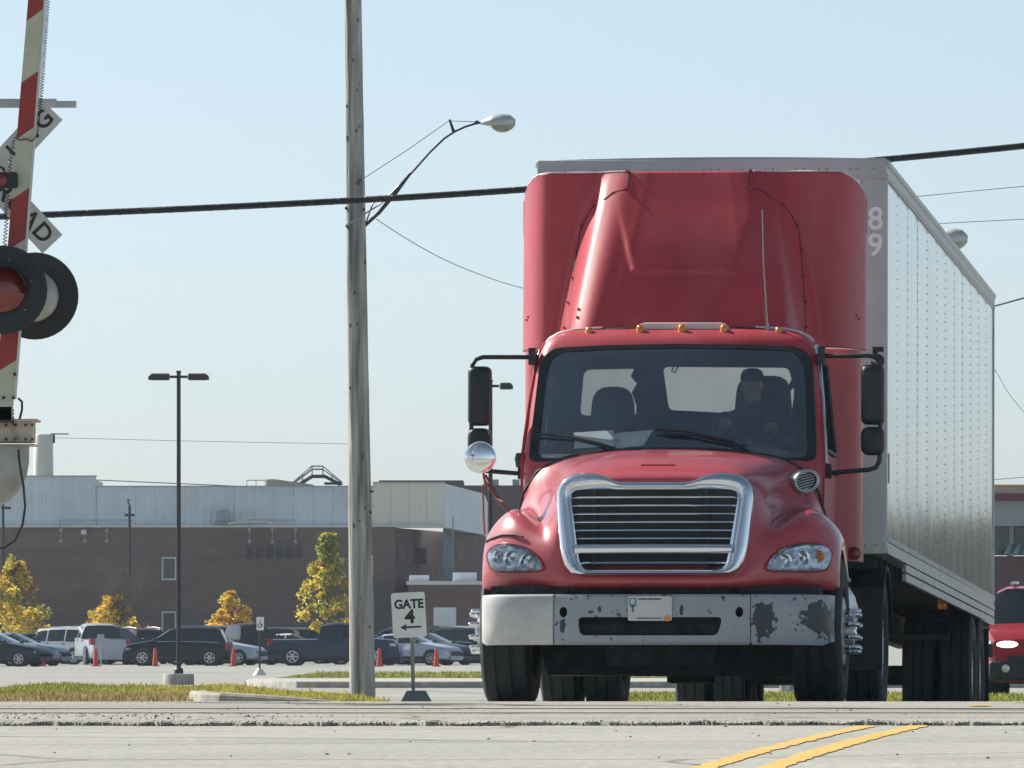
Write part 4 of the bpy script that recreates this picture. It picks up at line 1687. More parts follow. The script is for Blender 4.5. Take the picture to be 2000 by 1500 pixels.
for y in (11.65, 12.9):
    for s in (-1, 1):
        wheel(trailer, s * 1.16, y, .515, s, .515, .28, True, False)
b = MB()
for y in (11.65, 12.9):
    b.lathe([(.07, -1.0), (.07, 1.0)], (0, y, .515), 'x', 12)
b.build('axle', M['dull'], trailer)
for s in (-1, 1):
    b = MB()
    b.box((s * 1.02, 13.62, .60), (.6, .015, .72))
    b.build('mudflap', M['rubber'], trailer)
# ------------------------------------------------------------------ railway crossing signal on the left (mast just outside the frame)
SD = 52.0
sc_ = SD / FPX
sig = empty('crossing_signal', (at(-48, 0, SD).x, SD, zt(SD)))
tag(sig, 'railroad crossing signal with crossbuck, round flashers and raised red and white gate arm', 'crossing signal')
M['mastalu'] = mat('mast_aluminium', (.48, .50, .52), .45, .6, var=.08)
M['sheet_white'] = mat('crossbuck_white', (.62, .63, .60), .55, var=.06, scale=6, dirt=(.42, .38, .28), dirt_amt=.4)
M['stripe_red'] = mat('reflective_red', (.33, .035, .03), .5, var=.06, scale=10)
M['stripe_white'] = mat('reflective_cream', (.52, .52, .40), .5, var=.05, scale=6)
M['disc'] = mat('flasher_black', (.018, .021, .024), .55, var=.15)
M['rusty'] = mat('rusty_cream_paint', (.52, .47, .38), .6, var=.08, scale=8, dirt=(.16, .06, .03), dirt_amt=.9)
M['drum'] = mat('gate_case_grey', (.40, .40, .38), .55, .2, var=.15, scale=5, dirt=(.2, .17, .13))
SO = sig.location.copy()


def sp(px, py, dy=0.0):
    p = at(px, py, SD + dy)
    return Vector((p.x - SO.x, dy, p.z - SO.z))


ZM = sp(0, -900).z
b = MB()
b.tube([(0, 0, 0), (0, 0, ZM)], .055, 14)
b.build('mast', M['mastalu'], sig, smooth=60)
b = MB()
b.box((0, 0, .08), (.14, .3, .16))
b.build('mast_base', M['concrete'], sig, bevel=.02)
# crossbuck: two crossed blades with their lettering
cc = sp(-17, 348)
LH, BW = .585, .175
ang1 = math.atan2(sp(100, 232).z - sp(0, 340).z, sp(100, 232).x - sp(0, 340).x)


def blade(a, word, y, dx=0):
    Mx = Matrix.Translation((cc.x, y, cc.z)) @ Matrix.Rotation(-a, 4, 'Y')
    b = MB()
    b.prism([(-LH, -BW / 2), (LH, -BW / 2), (LH, BW / 2), (-LH, BW / 2)], .006, lambda p, q, d: Mx @ Vector((p, d, q)))
    bl = b.build('crossbuck_blade', M['sheet_white'], sig, smooth=0)
    n = len(word)
    return bl, Mx


A1 = R(47)
bl, Mx = blade(A1, '', -.10)
for i, ch in enumerate('CROSSING'):
    x = -.5 + i * (1.0 / 7)
    text('letter', ch, .155, M['print'], bl, Mx @ Matrix.Translation((x, -.001, 0)) @ RX, .003, .001)
bl, Mx = blade(-A1, '', -.115)
for x, ch in ((-.50, 'R'), (-.385, 'A'), (-.27, 'I'), (-.16, 'L'), (.13, 'R'), (.25, 'O'), (.37, 'A'), (.49, 'D')):
    text('letter', ch, .155, M['print'], bl, Mx @ Matrix.Translation((x, -.001, 0)) @ RX, .003, .001)
# cross bar above
b = MB()
p0, p1 = sp(-140, 203, .03), sp(148, 205, .03)
b.box(((p0.x + p1.x) / 2, .08, p0.z), (p1.x - p0.x, .06, .042))
q = sp(110, 200)
b.box(((p0.x + q.x) / 2, .035, p0.z + .004), (q.x - p0.x, .03, .058))
b.build('cross_bar', M['mastalu'], sig, bevel=.004)


# flashers back to back on a cross arm
def flasher(px, py, y, facing, r=.278, seen='front'):
    c = sp(px, py, y)
    b = MB()
    b.lathe([(.001, 0), (r, 0), (r + .004, facing * -.006), (r, facing * -.012), (.16, facing * -.012)], c, 'y', 40, True, False)
    d = b.build('flasher_background', M['disc'], sig, smooth=40)
    b = MB()
    b.lathe([(.13, 0), (.132, facing * .03), (.10, facing * .13), (.05, facing * .16), (.01, facing * .165)], c, 'y', 24)
    b.build('flasher_housing', M['drum'], d, smooth=50)
    b = MB()
    b.lathe([(.142, facing * -.014), (.14, facing * -.02), (.09, facing * -.04), (.01, facing * -.048)], c, 'y', 28, True, True)
    b.build('flasher_lens', M['redlens'], d, smooth=60)
    # hood: a half visor round the lens
    b = MB()
    an = frange(R(-10), R(190), 20)
    ou = []
    for a in an:
        ln = .06 + .20 * max(0, math.sin(a)) ** .7
        ou.append([(c.x + .15 * math.cos(a), c.y - facing * .012, c.z + .15 * math.sin(a)), (c.x + .15 * math.cos(a), c.y - facing * (.012 + ln), c.z + .15 * math.sin(a)), (c.x + .146 * math.cos(a), c.y - facing * (.012 + ln), c.z + .146 * math.sin(a)), (c.x + .146 * math.cos(a), c.y - facing * .012, c.z + .146 * math.sin(a))])
    b.loft(ou)
    b.build('flasher_visor', M['disc'], d, smooth=30)
    b = MB()
    for k in range(6):
        a = k * math.pi / 3 + .3
        b.sph((c.x + .19 * math.cos(a), c.y - facing * .014, c.z + .19 * math.sin(a)), .006, 6)
    b.build('disc_bolts', M['steel'], d, smooth=60, kind='stuff')
    return d


flasher(6, 566, -.56, 1)
flasher(68, 578, .30, -1)
flasher(-110, 566, -.56, 1)
flasher(-160, 578, .30, -1)
c2 = sp(68, 578, .24)
b = MB()
b.lathe([(.16, .02), (.168, .0), (.155, -.05), (.10, -.10), (.01, -.11)], (c2.x - .015, c2.y, c2.z), 'y', 28)
b.build('flasher_back_case', M['drum'], sig, smooth=50)
b = MB()
a_, e_ = sp(-165, 590, .04), sp(70, 590, .04)
b.tube([a_, e_], .03, 10)
b.tube([sp(6, 585, -.42), sp(6, 590, .04)], .025, 8)
b.build('cross_arm', M['mastalu'], sig, smooth=60)

# gate arm standing up, leaning slightly: alternating slanted stripes, each band its own piece
x_of = lambda py: 12 + (780 - py) * (73 - 12) / 780.0
wpx = lambda py: lerp(42, 35, (780 - py) / 780)
AY = -.34
edge = [820, 715, 590, 478, 378, 260, 150, 30, -95, -220, -345, -470, -600]


def arm_pt(py, t, dy):
    """t 0 left .. 1 right"""
    p = sp(x_of(py) - wpx(py) * .52 + t * wpx(py), py, AY + dy)
    return p


SLW = 26
for i in range(len(edge) - 1):
    y0, y1 = edge[i], edge[i + 1]
    b = MB()
    fr = [(arm_pt(y0 + SLW * .45 * (1 if i else 0), 0, 0)), (arm_pt(y0 - SLW * .45 * (1 if i else 0), .86, 0)), (arm_pt(y1 - SLW * .45, .86, 0)), (arm_pt(y1 + SLW * .45, 0, 0))]
    bk = [p + Vector((0, .045, 0)) for p in fr]
    b.loft([fr, bk])
    b.build('gate_arm_stripe', M['stripe_red'] if i % 2 else M['stripe_white'], sig, smooth=0)
b = MB()
b.loft([[arm_pt(y, .865, -.004), arm_pt(y, 1.0, .0), arm_pt(y, 1.0, .05), arm_pt(y, .865, .05)] for y in (780, -600)])
b.build('gate_arm_edge', M['sheet_white'], sig, smooth=0)
# coiled cable up the arm and the small arm lamp
b = MB()
pts = []
for k in range(0, 560):
    y = 215 - k * .82
    a = k * .95
    p = arm_pt(y, 1.12, .0)
    pts.append((p.x + .012 * math.cos(a), p.y + .012 * math.sin(a), p.z))
b.tube(pts, .003, 4)
pts = []
for k in range(0, 420):
    y = 700 - k * 1.02
    a = k * .95
    p = arm_pt(y, -.16 if y > 430 or y < 290 else -.22, .0)
    pts.append((p.x + .012 * math.cos(a), p.y + .012 * math.sin(a), p.z))
b.tube(pts, .003, 4)
b.tube([arm_pt(268, -.15, -.02), arm_pt(274, .2, -.01), arm_pt(271, .5, -.01), arm_pt(276, .8, -.01), arm_pt(266, 1.05, -.02), arm_pt(236, 1.13, -.01), arm_pt(222, 1.12, 0)], .004, 5)
b.build('coiled_cable', M['disc'], sig, smooth=0)
p = sp(9, 352, AY - .02)
b = MB()
b.loft([[(p.x + x, p.y + y, p.z + z) for x, z in rounded([(-.09, -.05), (.085, -.05), (.085, .05), (-.09, .05)], .02)] for y in (-.035, .035)])
b.k = 1
b.lathe([(.04, -.036), (.038, -.055), (.02, -.066), (.005, -.068)], (p.x - .02, p.y, p.z), 'y', 16)
b.build('arm_lamp', [M['disc'], M['redlens']], sig, smooth=40)
# mechanism: rusty bolted box on a rounded case
b = MB()
a_, e_ = sp(-110, 822), sp(67, 866)
b.box(((a_.x + e_.x) / 2, -.02, (a_.z + e_.z) / 2), (e_.x - a_.x, .34, a_.z - e_.z - .01))
fl, fr_ = sp(-120, 822), sp(77, 822)
b.box(((fl.x + fr_.x) / 2, -.02, fl.z), (fr_.x - fl.x, .40, .014))
fl, fr_ = sp(-120, 870), sp(72, 870)
b.box(((fl.x + fr_.x) / 2, -.02, fl.z), (fr_.x - fl.x, .40, .010))
b.build('gate_mechanism', M['rusty'], sig, bevel=.006)
b = MB()
for x in (-30, 12, 30, 50, 63):
    for y in (830, 858):
        pt = sp(x, y, -.2)
        b.lathe([(.011, 0), (.011, -.012)], pt, 'y', 6)
b.build('case_bolts', M['rail'], sig, smooth=0, kind='stuff')
b = MB()
prof = []
cx_ = sp(-22, 866)
zb_ = lambda py: sp(0, py).z
b.loft([[(cx_.x + math.cos(a) * rx, -.02 + math.sin(a) * .17 * (rx / .26), z) for a in frange(0, 2 * math.pi, 24)[:-1]] for rx, z in ((.262, zb_(872)), (.26, zb_(905)), (.245, zb_(930)), (.20, zb_(958)), (.13, zb_(980)), (.05, zb_(992)))])
b.build('gate_case', M['drum'], sig, smooth=60)
b = MB()
b.tube([sp(36, 878, -.2), sp(38, 905, -.22), sp(46, 950, -.2), sp(49, 990, -.18), sp(44, 1025, -.18), sp(30, 1055, -.16), sp(8, 1070, -.12), sp(-30, 1072, -.05)], .0075, 8)
b.tube([sp(38, 820, -.15), sp(43, 800, -.16), sp(43, 785, -.18), sp(36, 778, -.2)], .008, 6)
for k, y in enumerate((790, 797, 805, 812, 818)):
    b.tube([sp(-12, y - 3, -.25), sp(6, y - 6, -.30), sp(20, y + 1, -.30), sp(26, y + 12, -.25)], .007, 6)
b.build('power_cable', M['disc'], sig, smooth=60)
b = MB()
for px, py in ((8, 777), (27, 777), (30, 731)):
    pt = arm_pt(py, (px - x_of(py)) / 42 + .5, -.004)
    b.lathe([(.011, 0), (.011, -.014)], (pt.x, pt.y, pt.z), 'y', 6)
b.box(sp(8, 810, AY + .03), (.1, .06, .1))
b.build('arm_clamp', M['rail'], sig, smooth=0)

# ------------------------------------------------------------------ wooden utility pole
M['wood'] = mat('weathered_pole_wood', (.45, .44, .415), .85, var=.36, scale=12, bump=1.0, bscale=22, stretch=(1, 1, .06), dirt=(.08, .08, .08), dirt_amt=.8)
PD = 115.0
pb, ptop = at(708, 1357, PD), at(686, -260, PD)
pole = empty('utility_pole', pb)
tag(pole, 'tall weathered wooden utility pole standing in the grass verge', 'utility pole')
b = MB()
pts, rs = [], []
for t in frange(-.02, 1, 40):
    p = (ptop - pb) * t
    py = 1357 - t * 1617
    pts.append(p)
    rs.append(interp([(-260, 15), (0, 16.4), (700, 20.5), (1357, 25.5)], py) * PD / FPX * random.uniform(.985, 1.015))
b.tube(pts, rs, 20)
b.build('pole_shaft', M['wood'], pole, smooth=60)


def pl(px, py, dy=-.2):
    p = at(px, py, PD)
    return Vector((p.x - pb.x, dy, p.z - pb.z))


b = MB()
for px, py in ((704, 353), (700, 360), (676, 407), (711, 410), (678, 443), (727, 960), (724, 1001), (717, 950)):
    b.lathe([(.02, -.05), (.02, .03)], pl(px, py, -.13 if 680 < px < 715 else -.05), 'y', 8)
b.build('pole_bolts', M['rail'], pole, smooth=0, kind='stuff')
M['knot'] = mat('dark_knot', (.17, .165, .16), .9, var=.3, scale=20)
b = MB()
rk = random.Random(21)
for k in range(26):
    py = rk.uniform(-50, 1330)
    w_ = interp([(-260, 15), (0, 16.4), (700, 20.5), (1357, 25.5)], py)
    t_ = rk.uniform(-.85, .85)
    cx_ = lerp(686, 708, (py + 260) / 1617) + t_ * w_
    rr_ = w_ * PD / FPX
    b.sph(pl(cx_, py, -rr_ * math.sqrt(1 - t_ * t_) + .004), rk.uniform(.010, .030), 8, (.8, .5, rk.uniform(.8, 2.2)))
b.build('knots', M['knot'], pole, smooth=60, kind='stuff')
M['tagw'] = mat('pole_tag', (.62, .62, .60), .6, var=.15, scale=30)
b = MB()
for y in (1088, 1096, 1104, 1112, 1121):
    b.box(pl(726.5, y, -.06), (.045, .012, .05), rot=(0, 0, R(60)))
b.build('pole_tag', M['tagw'], pole, smooth=0)

# street lamp bolted on the pole
sl = empty('street_lamp', at(712, 430, PD))
tag(sl, 'cobra head street lamp on a curved arm bolted to the wooden pole', 'street lamp')
so_ = sl.location.copy()
q = lambda px, py, dy=0.0: at(px, py, PD) - so_ + Vector((0, dy, 0))
M['arm'] = mat('lamp_arm_dark', (.06, .065, .07), .6, .3, var=.15)
b = MB()
b.tube([q(712, 442), q(760, 392), q(800, 342), q(840, 297), q(868, 270), q(888, 257), q(910, 247), q(930, 241), q(950, 238)], .016, 8)
b.tube([q(712, 442), q(740, 415), q(770, 378), q(802, 338)], [.02, .03, .04, .02], 8)
b.build('lamp_arm', M['arm'], sl, smooth=60)
b = MB()
b.tube([q(675, 443, -.22), q(700, 427, -.2), q(742, 400, -.05), q(790, 352)], .012, 6)
b.tube([q(713, 440), q(728, 398), q(735, 392)], .012, 6)
b.build('arm_brace', M['steel'], sl, smooth=60)
b = MB()
b.loft([[q(x, y, d) for x, y in ((876, 234), (880, 233), (890, 258), (884, 262))] for d in (-.03, .03)])
b.sph(q(931, 239), .035, 8)
b.tube([q(705, 352), q(800, 290), q(877, 236), q(931, 238)], .005, 5)
b.build('arm_stay', M['arm'], sl, smooth=0)
M['lampgrey'] = mat('lamp_head_grey', (.52, .54, .55), .4, .2, var=.05)
M['lampglass'] = mat('lamp_refractor', (.33, .36, .30), .2, .0, coat=.5, var=.1)


def lamp_head(parent, cx, cy, L, H, D, q, seed=0):
    def sect(t):
        wv = interp([(0, .25), (.12, .5), (.35, .9), (.6, 1), (.85, .8), (1, .25)], t)
        return wv
    b = MB()
    rings = []
    for t in frange(0, 1, 12):
        c = q(lerp(cx - L / 2, cx + L / 2, t), cy + L * .05 * (1 - t))
        k = sect(t) * H / 2 * D / FPX
        rings.append([c + Vector((0, math.cos(a) * k * 1.3, max(-.35, math.sin(a)) * k)) for a in frange(0, 2 * math.pi, 16)[:-1]])
    b.loft(rings)
    h = b.build('lamp_head', M['lampgrey'], parent, smooth=60)
    b = MB()
    rings = []
    for t in frange(.30, .99, 10):
        c = q(lerp(cx - L / 2, cx + L / 2, t), cy + L * .05 * (1 - t) + H * .1)
        k = math.sin(math.pi * min(1, (t - .27) / .74)) ** .6 * H / 2 * .9 * D / FPX
        rings.append([c + Vector((0, math.cos(a) * k * 1.15, min(.2, math.sin(a)) * k)) for a in frange(0, 2 * math.pi, 16)[:-1]])
    b.loft(rings)
    b.build('lamp_refractor', M['lampglass'], h, smooth=60)


lamp_head(sl, 973, 238, 68, 36, PD, q)
SL2 = 135.0
s2 = empty('street_lamp', (at(1900, 700, SL2).x - 1.1, SL2, zt(SL2)))
tag(s2, 'cobra head street lamp showing only its head above the trailer roof edge', 'street lamp')
so2 = s2.location.copy()
q2 = lambda px, py, dy=0.0: at(px, py, SL2) - so2 + Vector((0, dy, 0))
b = MB()
b.tube([(-2.0, 0, 0), (-2.0, 0, q2(0, 500).z)], .12, 10)
b.tube([(-2.0, 0, q2(0, 640).z), q2(1790, 500), q2(1830, 470)], .025, 8)
b.build('lamp_post', M['wood'], s2, smooth=60)
lamp_head(s2, 1856, 465, 68, 42, SL2, q2)

# ------------------------------------------------------------------ overhead lines
M['cable'] = mat('black_cable', (.015, .017, .02), .6, var=.1)
M['wire'] = mat('thin_wire', (.12, .13, .14), .6, var=.1)


def wire(name, pts, D, r, label, m='wire'):
    b = MB()
    c = catmull(pts, 8, False)
    P_ = [at(x, y, D if not isinstance(D, tuple) else lerp(D[0], D[1], (x - pts[0][0]) / (pts[-1][0] - pts[0][0]))) for x, y in c]
    b.tube(P_, r, 6)
    o = b.build(name, M[m], smooth=60)
    tag(o, label, 'cable')
    return o


wire('overhead_cable', [(-4000, 500), (-500, 442), (0, 423), (400, 406), (800, 385), (1200, 357), (1600, 323), (2000, 285), (2500, 230), (6000, -250)], 92, .037, 'thick black overhead cable crossing in front of the wooden pole', 'cable')
b = MB()
c = catmull([(-500, 442), (0, 423), (400, 406), (800, 385), (1200, 357), (1600, 323), (2000, 285), (2500, 230)], 120, False)
b.tube([at(x, y + 4.5 * math.cos(i * .8), 92) + Vector((0, .033 * math.sin(i * .8), 0)) for i, (x, y) in enumerate(c)], .016, 5)
o = b.build('lashed_wire', M['cable'], bpy.data.objects['overhead_cable'], smooth=60)
wire('lamp_service_wire', [(735, 428), (800, 470), (870, 508), (940, 537), (1018, 562), (1150, 592)], (115, 135), .006, 'thin wire sagging from the street lamp bracket towards the truck')
wire('thin_line', [(1500, 415), (1790, 384), (2000, 364), (2300, 338)], 140, .006, 'uppermost thin wire in the sky right of the trailer')
wire('thin_line', [(1500, 458), (1830, 437), (2000, 428), (2300, 410)], 140, .006, 'thin wire passing just above the lamp head behind the trailer')
wire('thin_line', [(1700, 660), (1945, 597), (2000, 582), (2300, 500)], 120, .013, 'darker wire running from the upper rear corner of the trailer')
wire('thin_line', [(1900, 660), (1945, 725), (1975, 775), (2040, 850)], 180, .006, 'faint guy wire slanting down right of the trailer')
wire('far_line', [(-100, 925), (200, 938), (500, 951), (700, 958)], 480, .03, 'faint line sagging over the roof of the white factory wall')
wire('far_line', [(1900, 938), (1950, 936), (2000, 932), (2100, 924)], 300, .012, 'faint wire above the orange edged roof at right')
wire('far_line', [(-100, 850), (150, 856), (400, 862), (680, 867)], 600, .018, 'faintest high wire behind the twin parking lot lamp')
# ------------------------------------------------------------------ parking lot lamps
M['lampblack'] = mat('dark_bronze_paint', (.022, .026, .03), .45, var=.15)


def lot_lamp(px, ybase, ytop, D, label, base=True, half=58, turn=0.0):
    r = empty('parking_lot_lamp', (at(px, 0, D).x, D, zt(D)))
    tag(r, label, 'lamp post', 'twin head parking lot lamps')
    s = D / FPX
    zb_ = at(0, ybase, D).z - r.location.z
    zt_ = at(0, ytop, D).z - r.location.z
    b = MB()
    b.tube([(0, 0, zb_), (0, 0, zt_)], [4.6 * s, 4.0 * s], 12)
    b.lathe([(9 * s, zb_), (9 * s, zb_ + 8 * s), (7 * s, zb_ + 11 * s), (4.6 * s, zb_ + 12 * s)], (0, 0, 0), 'z', 12)
    b.lathe([(5 * s, zt_ - 2 * s), (5 * s, zt_ + 2 * s)], (0, 0, 0), 'z', 10)
    b.build('pole', M['lampblack'], r, smooth=50)
    for sg in (-1, 1):
        b = MB()
        b.box((sg * 10 * s, 0, zt_ - 10 * s), (14 * s, .09, 5 * s))
        sec = []
        for x, h, dz, wd in ((18, 10, 0, .7), (20, 13, 0, 1), (half - 5, 13, 0, 1), (half - 1, 9, 1.4, 1), (half + 1, 6, 2.6, .95)):
            sec.append([(sg * x * s, y * wd * 17 * s, zt_ - 10 * s - dz * s + z * h / 2 * s) for y, z in ((-1, -1), (1, -1), (1, .6), (.7, 1), (-.7, 1), (-1, .6))])
        b.loft(sec)
        b.build('lamp_head', M['lampblack'], r, smooth=30)
    if base:
        b = MB()
        b.lathe([(30 * s, -.3), (30 * s, zb_ - .03), (29 * s, zb_ - .005), (26 * s, zb_)], (0, 0, 0), 'z', 28)
        b.build('concrete_base', M['concrete'], r, smooth=40)
    r.rotation_euler.z = turn
    return r


lot_lamp(349, 1316, 726, 186, 'black twin head lamp post on a round concrete base at left of the wooden pole')
lot_lamp(958, 1316, 744, 196, 'black twin head lamp post half hidden behind the truck mirror', True, 43)

# ------------------------------------------------------------------ signs
SGD = 109.0
sg = empty('gate_sign', at(813, 1373, SGD))
tag(sg, 'white GATE 4 sign with arrow on a wooden post in a dark weighted base', 'sign')
sgo = sg.location.copy()
q = lambda px, py, dy=0.0: at(px, py, SGD) - sgo + Vector((0, dy, 0))
M['signwhite'] = mat('sign_white', (.84, .85, .82), .4, var=.04, scale=6)
M['postwood'] = mat('sign_post_wood', (.30, .28, .24), .8, var=.25, scale=9, stretch=(1, 1, .2), bump=.3)
c = q(798.5, 1201)
s = SGD / FPX
Ms = Matrix.Translation(c) @ Matrix.Rotation(R(-3.0), 4, 'Y')
b = MB()
b.prism(rounded([(-33 * s, -44 * s), (33 * s, -44 * s), (33 * s, 44 * s), (-33 * s, 44 * s)], 6 * s), .004, lambda a, z, d: Ms @ Vector((a, d, z)))
pn = b.build('sign_panel', M['signwhite'], sg, smooth=0)
text('lettering', 'GATE', 24.5 * s, M['black_ink'], pn, Ms @ Matrix.Translation((1 * s, -.002, 20.5 * s)) @ RX, .006, .001, .93)
text('lettering', '4', 36 * s, M['black_ink'], pn, Ms @ Matrix.Translation((2 * s, -.002, -4.5 * s)) @ RX, .009, .001, 1.05)
b = MB()
ar = [(-18, -24), (-6, -17.5), (-7, -22), (23, -22.3), (23, -25.7), (-7, -26), (-6, -30.5)]
b.prism([(x * s, z * s) for x, z in ar], .002, lambda a, z, d: Ms @ Vector((a, -.003 + d, z)))
b.build('arrow', M['black_ink'], pn, smooth=0)
b = MB()
b.loft([[q((802.5, 807.5)[k] + dx, (1170, 1358)[k], .03 + dy) for dx, dy in ((-3.6, 0), (3.6, 0), (3.6, .05), (-3.6, .05))] for k in (0, 1)])
b.build('post', M['postwood'], sg, smooth=0)
b = MB()
b.loft([[q(813 + x, y, d) for x, d in ((-k, -k * s), (k, -k * s), (k, k * s), (-k, k * s))] for k, y in ((31, 1376), (30, 1370), (19, 1350), (18, 1349))])
b.build('weighted_base', mat('rubber_sign_base', (.13, .145, .155), .7, var=.12), sg, smooth=20)

HD = 176.0
hs = empty('lot_sign', at(507, 1319, HD))
tag(hs, 'small white sign on thin post in pale cone base, at left end of kerbed island', 'sign')
ho = hs.location.copy()
q = lambda px, py, dy=0.0: at(px, py, HD) - ho + Vector((0, dy, 0))
b = MB()
b.tube([q(507, 1312), q(508, 1206)], .02, 8)
b.build('post', M['lampblack'], hs)
b = MB()
b.prism(rounded([(-7, -13), (7.5, -13), (7.5, 13), (-7, 13)], 2), .004, lambda a, z, d: q(508 + a, 1218 - z, -.03 + d))
pn = b.build('sign_panel', M['signwhite'], hs, smooth=0)
b = MB()
# wheelchair symbol
s = HD / FPX
for pth, r_ in (([(0, 8), (0, 7)], 1.3), ([(0, 5), (.3, -1), (3.5, -1.5), (4.5, -6)], .8), ([(-1 + 3.6 * math.cos(t), -4 + 3.6 * math.sin(t)) for t in frange(R(110), R(390), 10)], .7)):
    b.tube([q(508 + x, 1218 - z, -.034) for x, z in pth], r_ * s, 5)
b.build('symbol', M['print'], pn, smooth=0)
b = MB()
b.lathe([(14 * s, 0), (13.5 * s, .02), (4 * s, 13 * s), (3 * s, 14 * s)], (0, 0, 0), 'z', 16)
b.build('cone_base', M['white'], hs, smooth=40)
ls = empty('lot_sign', at(197, 1302, 340))
tag(ls, 'thin pale sign post with small grey panel between white pickup and black vehicle', 'sign')
lo = ls.location.copy()
q = lambda px, py, dy=0.0: at(px, py, 340) - lo + Vector((0, dy, 0))
b = MB()
b.tube([q(197, 1302), q(197, 1240)], .035, 6)
b.build('post', M['steel'], ls)
b = MB()
b.box(q(197, 1247, -.06), (.3, .02, .36))
b.build('sign_panel', M['steel'], ls)

# ------------------------------------------------------------------ traffic cones
M['cone'] = mat('orange_cone', (.62, .07, .035), .6, var=.06)
cone0 = None
for px, yb_, lab in ((82, 1305, 'orange cone in front of the silver blue sedan, leftmost of the row'), (187, 1305, 'orange cone in front of the white pickup tailgate'), (303, 1304, 'orange cone beside the front wheel of the black SUV'), (456, 1302, 'orange cone behind the rear bumper of the black SUV'), (741, 1300, 'orange cone just right of the wooden pole'), (852, 1300, 'orange cone right of the GATE 4 sign')):
    D = 352 if px < 700 else 348
    loc = Vector((at(px, 0, D).x, D, zt(D)))
    if cone0 is None:
        cone0 = empty('traffic_cone', loc)
        b = MB()
        b.lathe([(.13, .03), (.125, .06), (.06, .74), (.045, .78), (.02, .785)], (0, 0, 0), 'z', 16)
        b.build('cone_body', M['cone'], cone0, smooth=40)
        b = MB()
        b.box((0, 0, .018), (.36, .36, .036))
        b.build('cone_base', M['cone'], cone0)
        c = cone0
    else:
        c = copy_tree(cone0)
        c.location = loc
    tag(c, lab, 'cone', 'orange cones along the front of the car park')

# ------------------------------------------------------------------ cars
KIND = {
    'suv': dict(L=4.75, W=1.88, roof=[(0, .55), (.004, .95), (.03, 1.06), (.085, 1.60), (.14, 1.68), (.4, 1.72), (.55, 1.66), (.715, 1.13), (.77, 1.08), (.94, .95), (.985, .78), (1, .5)],
                belt=[(0, .98), (.3, 1.06), (.72, 1.06)], st=[0, .004, .03, .085, .135, .15, .29, .305, .50, .515, .555, .63, .715, .77, .86, .94, .985, 1], wind=(.555, .715), back=(.03, .085), pil=[(.085, .10), (.135, .15), (.29, .305), (.50, .515)], r=.36, wx=(.18, .81)),
    'sedan': dict(L=4.7, W=1.80, roof=[(0, .5), (.004, .86), (.02, .98), (.13, 1.04), (.28, 1.38), (.37, 1.45), (.50, 1.44), (.69, 1.02), (.74, .98), (.94, .82), (.985, .66), (1, .45)],
                  belt=[(0, .92), (.3, .97), (.7, .98)], st=[0, .004, .02, .13, .2, .28, .30, .44, .455, .50, .60, .69, .74, .86, .94, .985, 1], wind=(.50, .69), back=(.13, .28), pil=[(.28, .30), (.44, .455)], r=.33, wx=(.19, .81)),
    'pickup': dict(L=5.9, W=2.0, roof=[(0, .6), (.004, 1.16), (.37, 1.17), (.385, 1.22), (.405, 1.80), (.45, 1.90), (.585, 1.90), (.62, 1.84), (.72, 1.30), (.76, 1.24), (.95, 1.14), (.985, .95), (1, .55)],
                   belt=[(0, 1.16), (.4, 1.24), (.73, 1.24)], st=[0, .004, .2, .37, .385, .405, .425, .53, .545, .60, .62, .67, .72, .76, .86, .95, .985, 1], wind=(.62, .72), back=(.385, .405), pil=[(.405, .425), (.53, .545)], r=.40, wx=(.19, .81)),
    'boxy': dict(L=4.4, W=1.90, tumble=.11, roof=[(0, .55), (.004, 1.0), (.02, 1.1), (.05, 1.55), (.10, 1.63), (.5, 1.66), (.60, 1.62), (.71, 1.10), (.76, 1.05), (.94, .99), (.985, .86), (1, .5)],
                 belt=[(0, 1.03), (.3, 1.04), (.72, 1.05)], st=[0, .004, .02, .05, .09, .11, .29, .305, .50, .515, .60, .65, .71, .76, .86, .94, .985, 1], wind=(.60, .71), back=(.02, .05), pil=[(.05, .09), (.09, .11), (.29, .305), (.50, .515)], r=.36, wx=(.18, .80)),
    'van': dict(L=5.1, W=1.98, roof=[(0, .55), (.004, 1.0), (.02, 1.08), (.05, 1.68), (.09, 1.76), (.5, 1.78), (.62, 1.70), (.80, 1.12), (.84, 1.06), (.95, .92), (.985, .75), (1, .5)],
                belt=[(0, 1.05), (.4, 1.08), (.8, 1.08)], st=[0, .004, .02, .05, .09, .10, .27, .285, .46, .475, .58, .62, .71, .80, .84, .95, .985, 1], wind=(.62, .80), back=(.02, .05), pil=[(.05, .07), (.27, .285), (.46, .475)], r=.36, wx=(.17, .80)),
}
PAINT = {}


def paint(nm, col, metal=.25):
    if nm not in PAINT:
        PAINT[nm] = mat(nm + '_car_paint', col, .3, metal, .12, .03, 3, spec=.35)
    return PAINT[nm]


COLORS = {'black': (.005, .007, .014), 'white': (.70, .71, .72), 'silver': (.42, .46, .50), 'silver_blue': (.20, .27, .38), 'slate': (.022, .036, .072), 'maroon': (.035, .009, .015), 'navy': (.008, .015, .035), 'charcoal': (.014, .018, .026), 'green_black': (.008, .013, .018), 'red': (.36, .02, .03), 'ice': (.42, .48, .60)}
M['hub'] = mat('alloy_wheel', (.50, .52, .55), .35, .8, var=.1)
M['tail'] = mat('tail_lamp', (.30, .015, .02), .25, coat=.5, var=.1)
M['headl'] = mat('head_lamp', (.65, .67, .70), .15, .4, coat=.6, var=.1, scale=20)
PROTO = {}


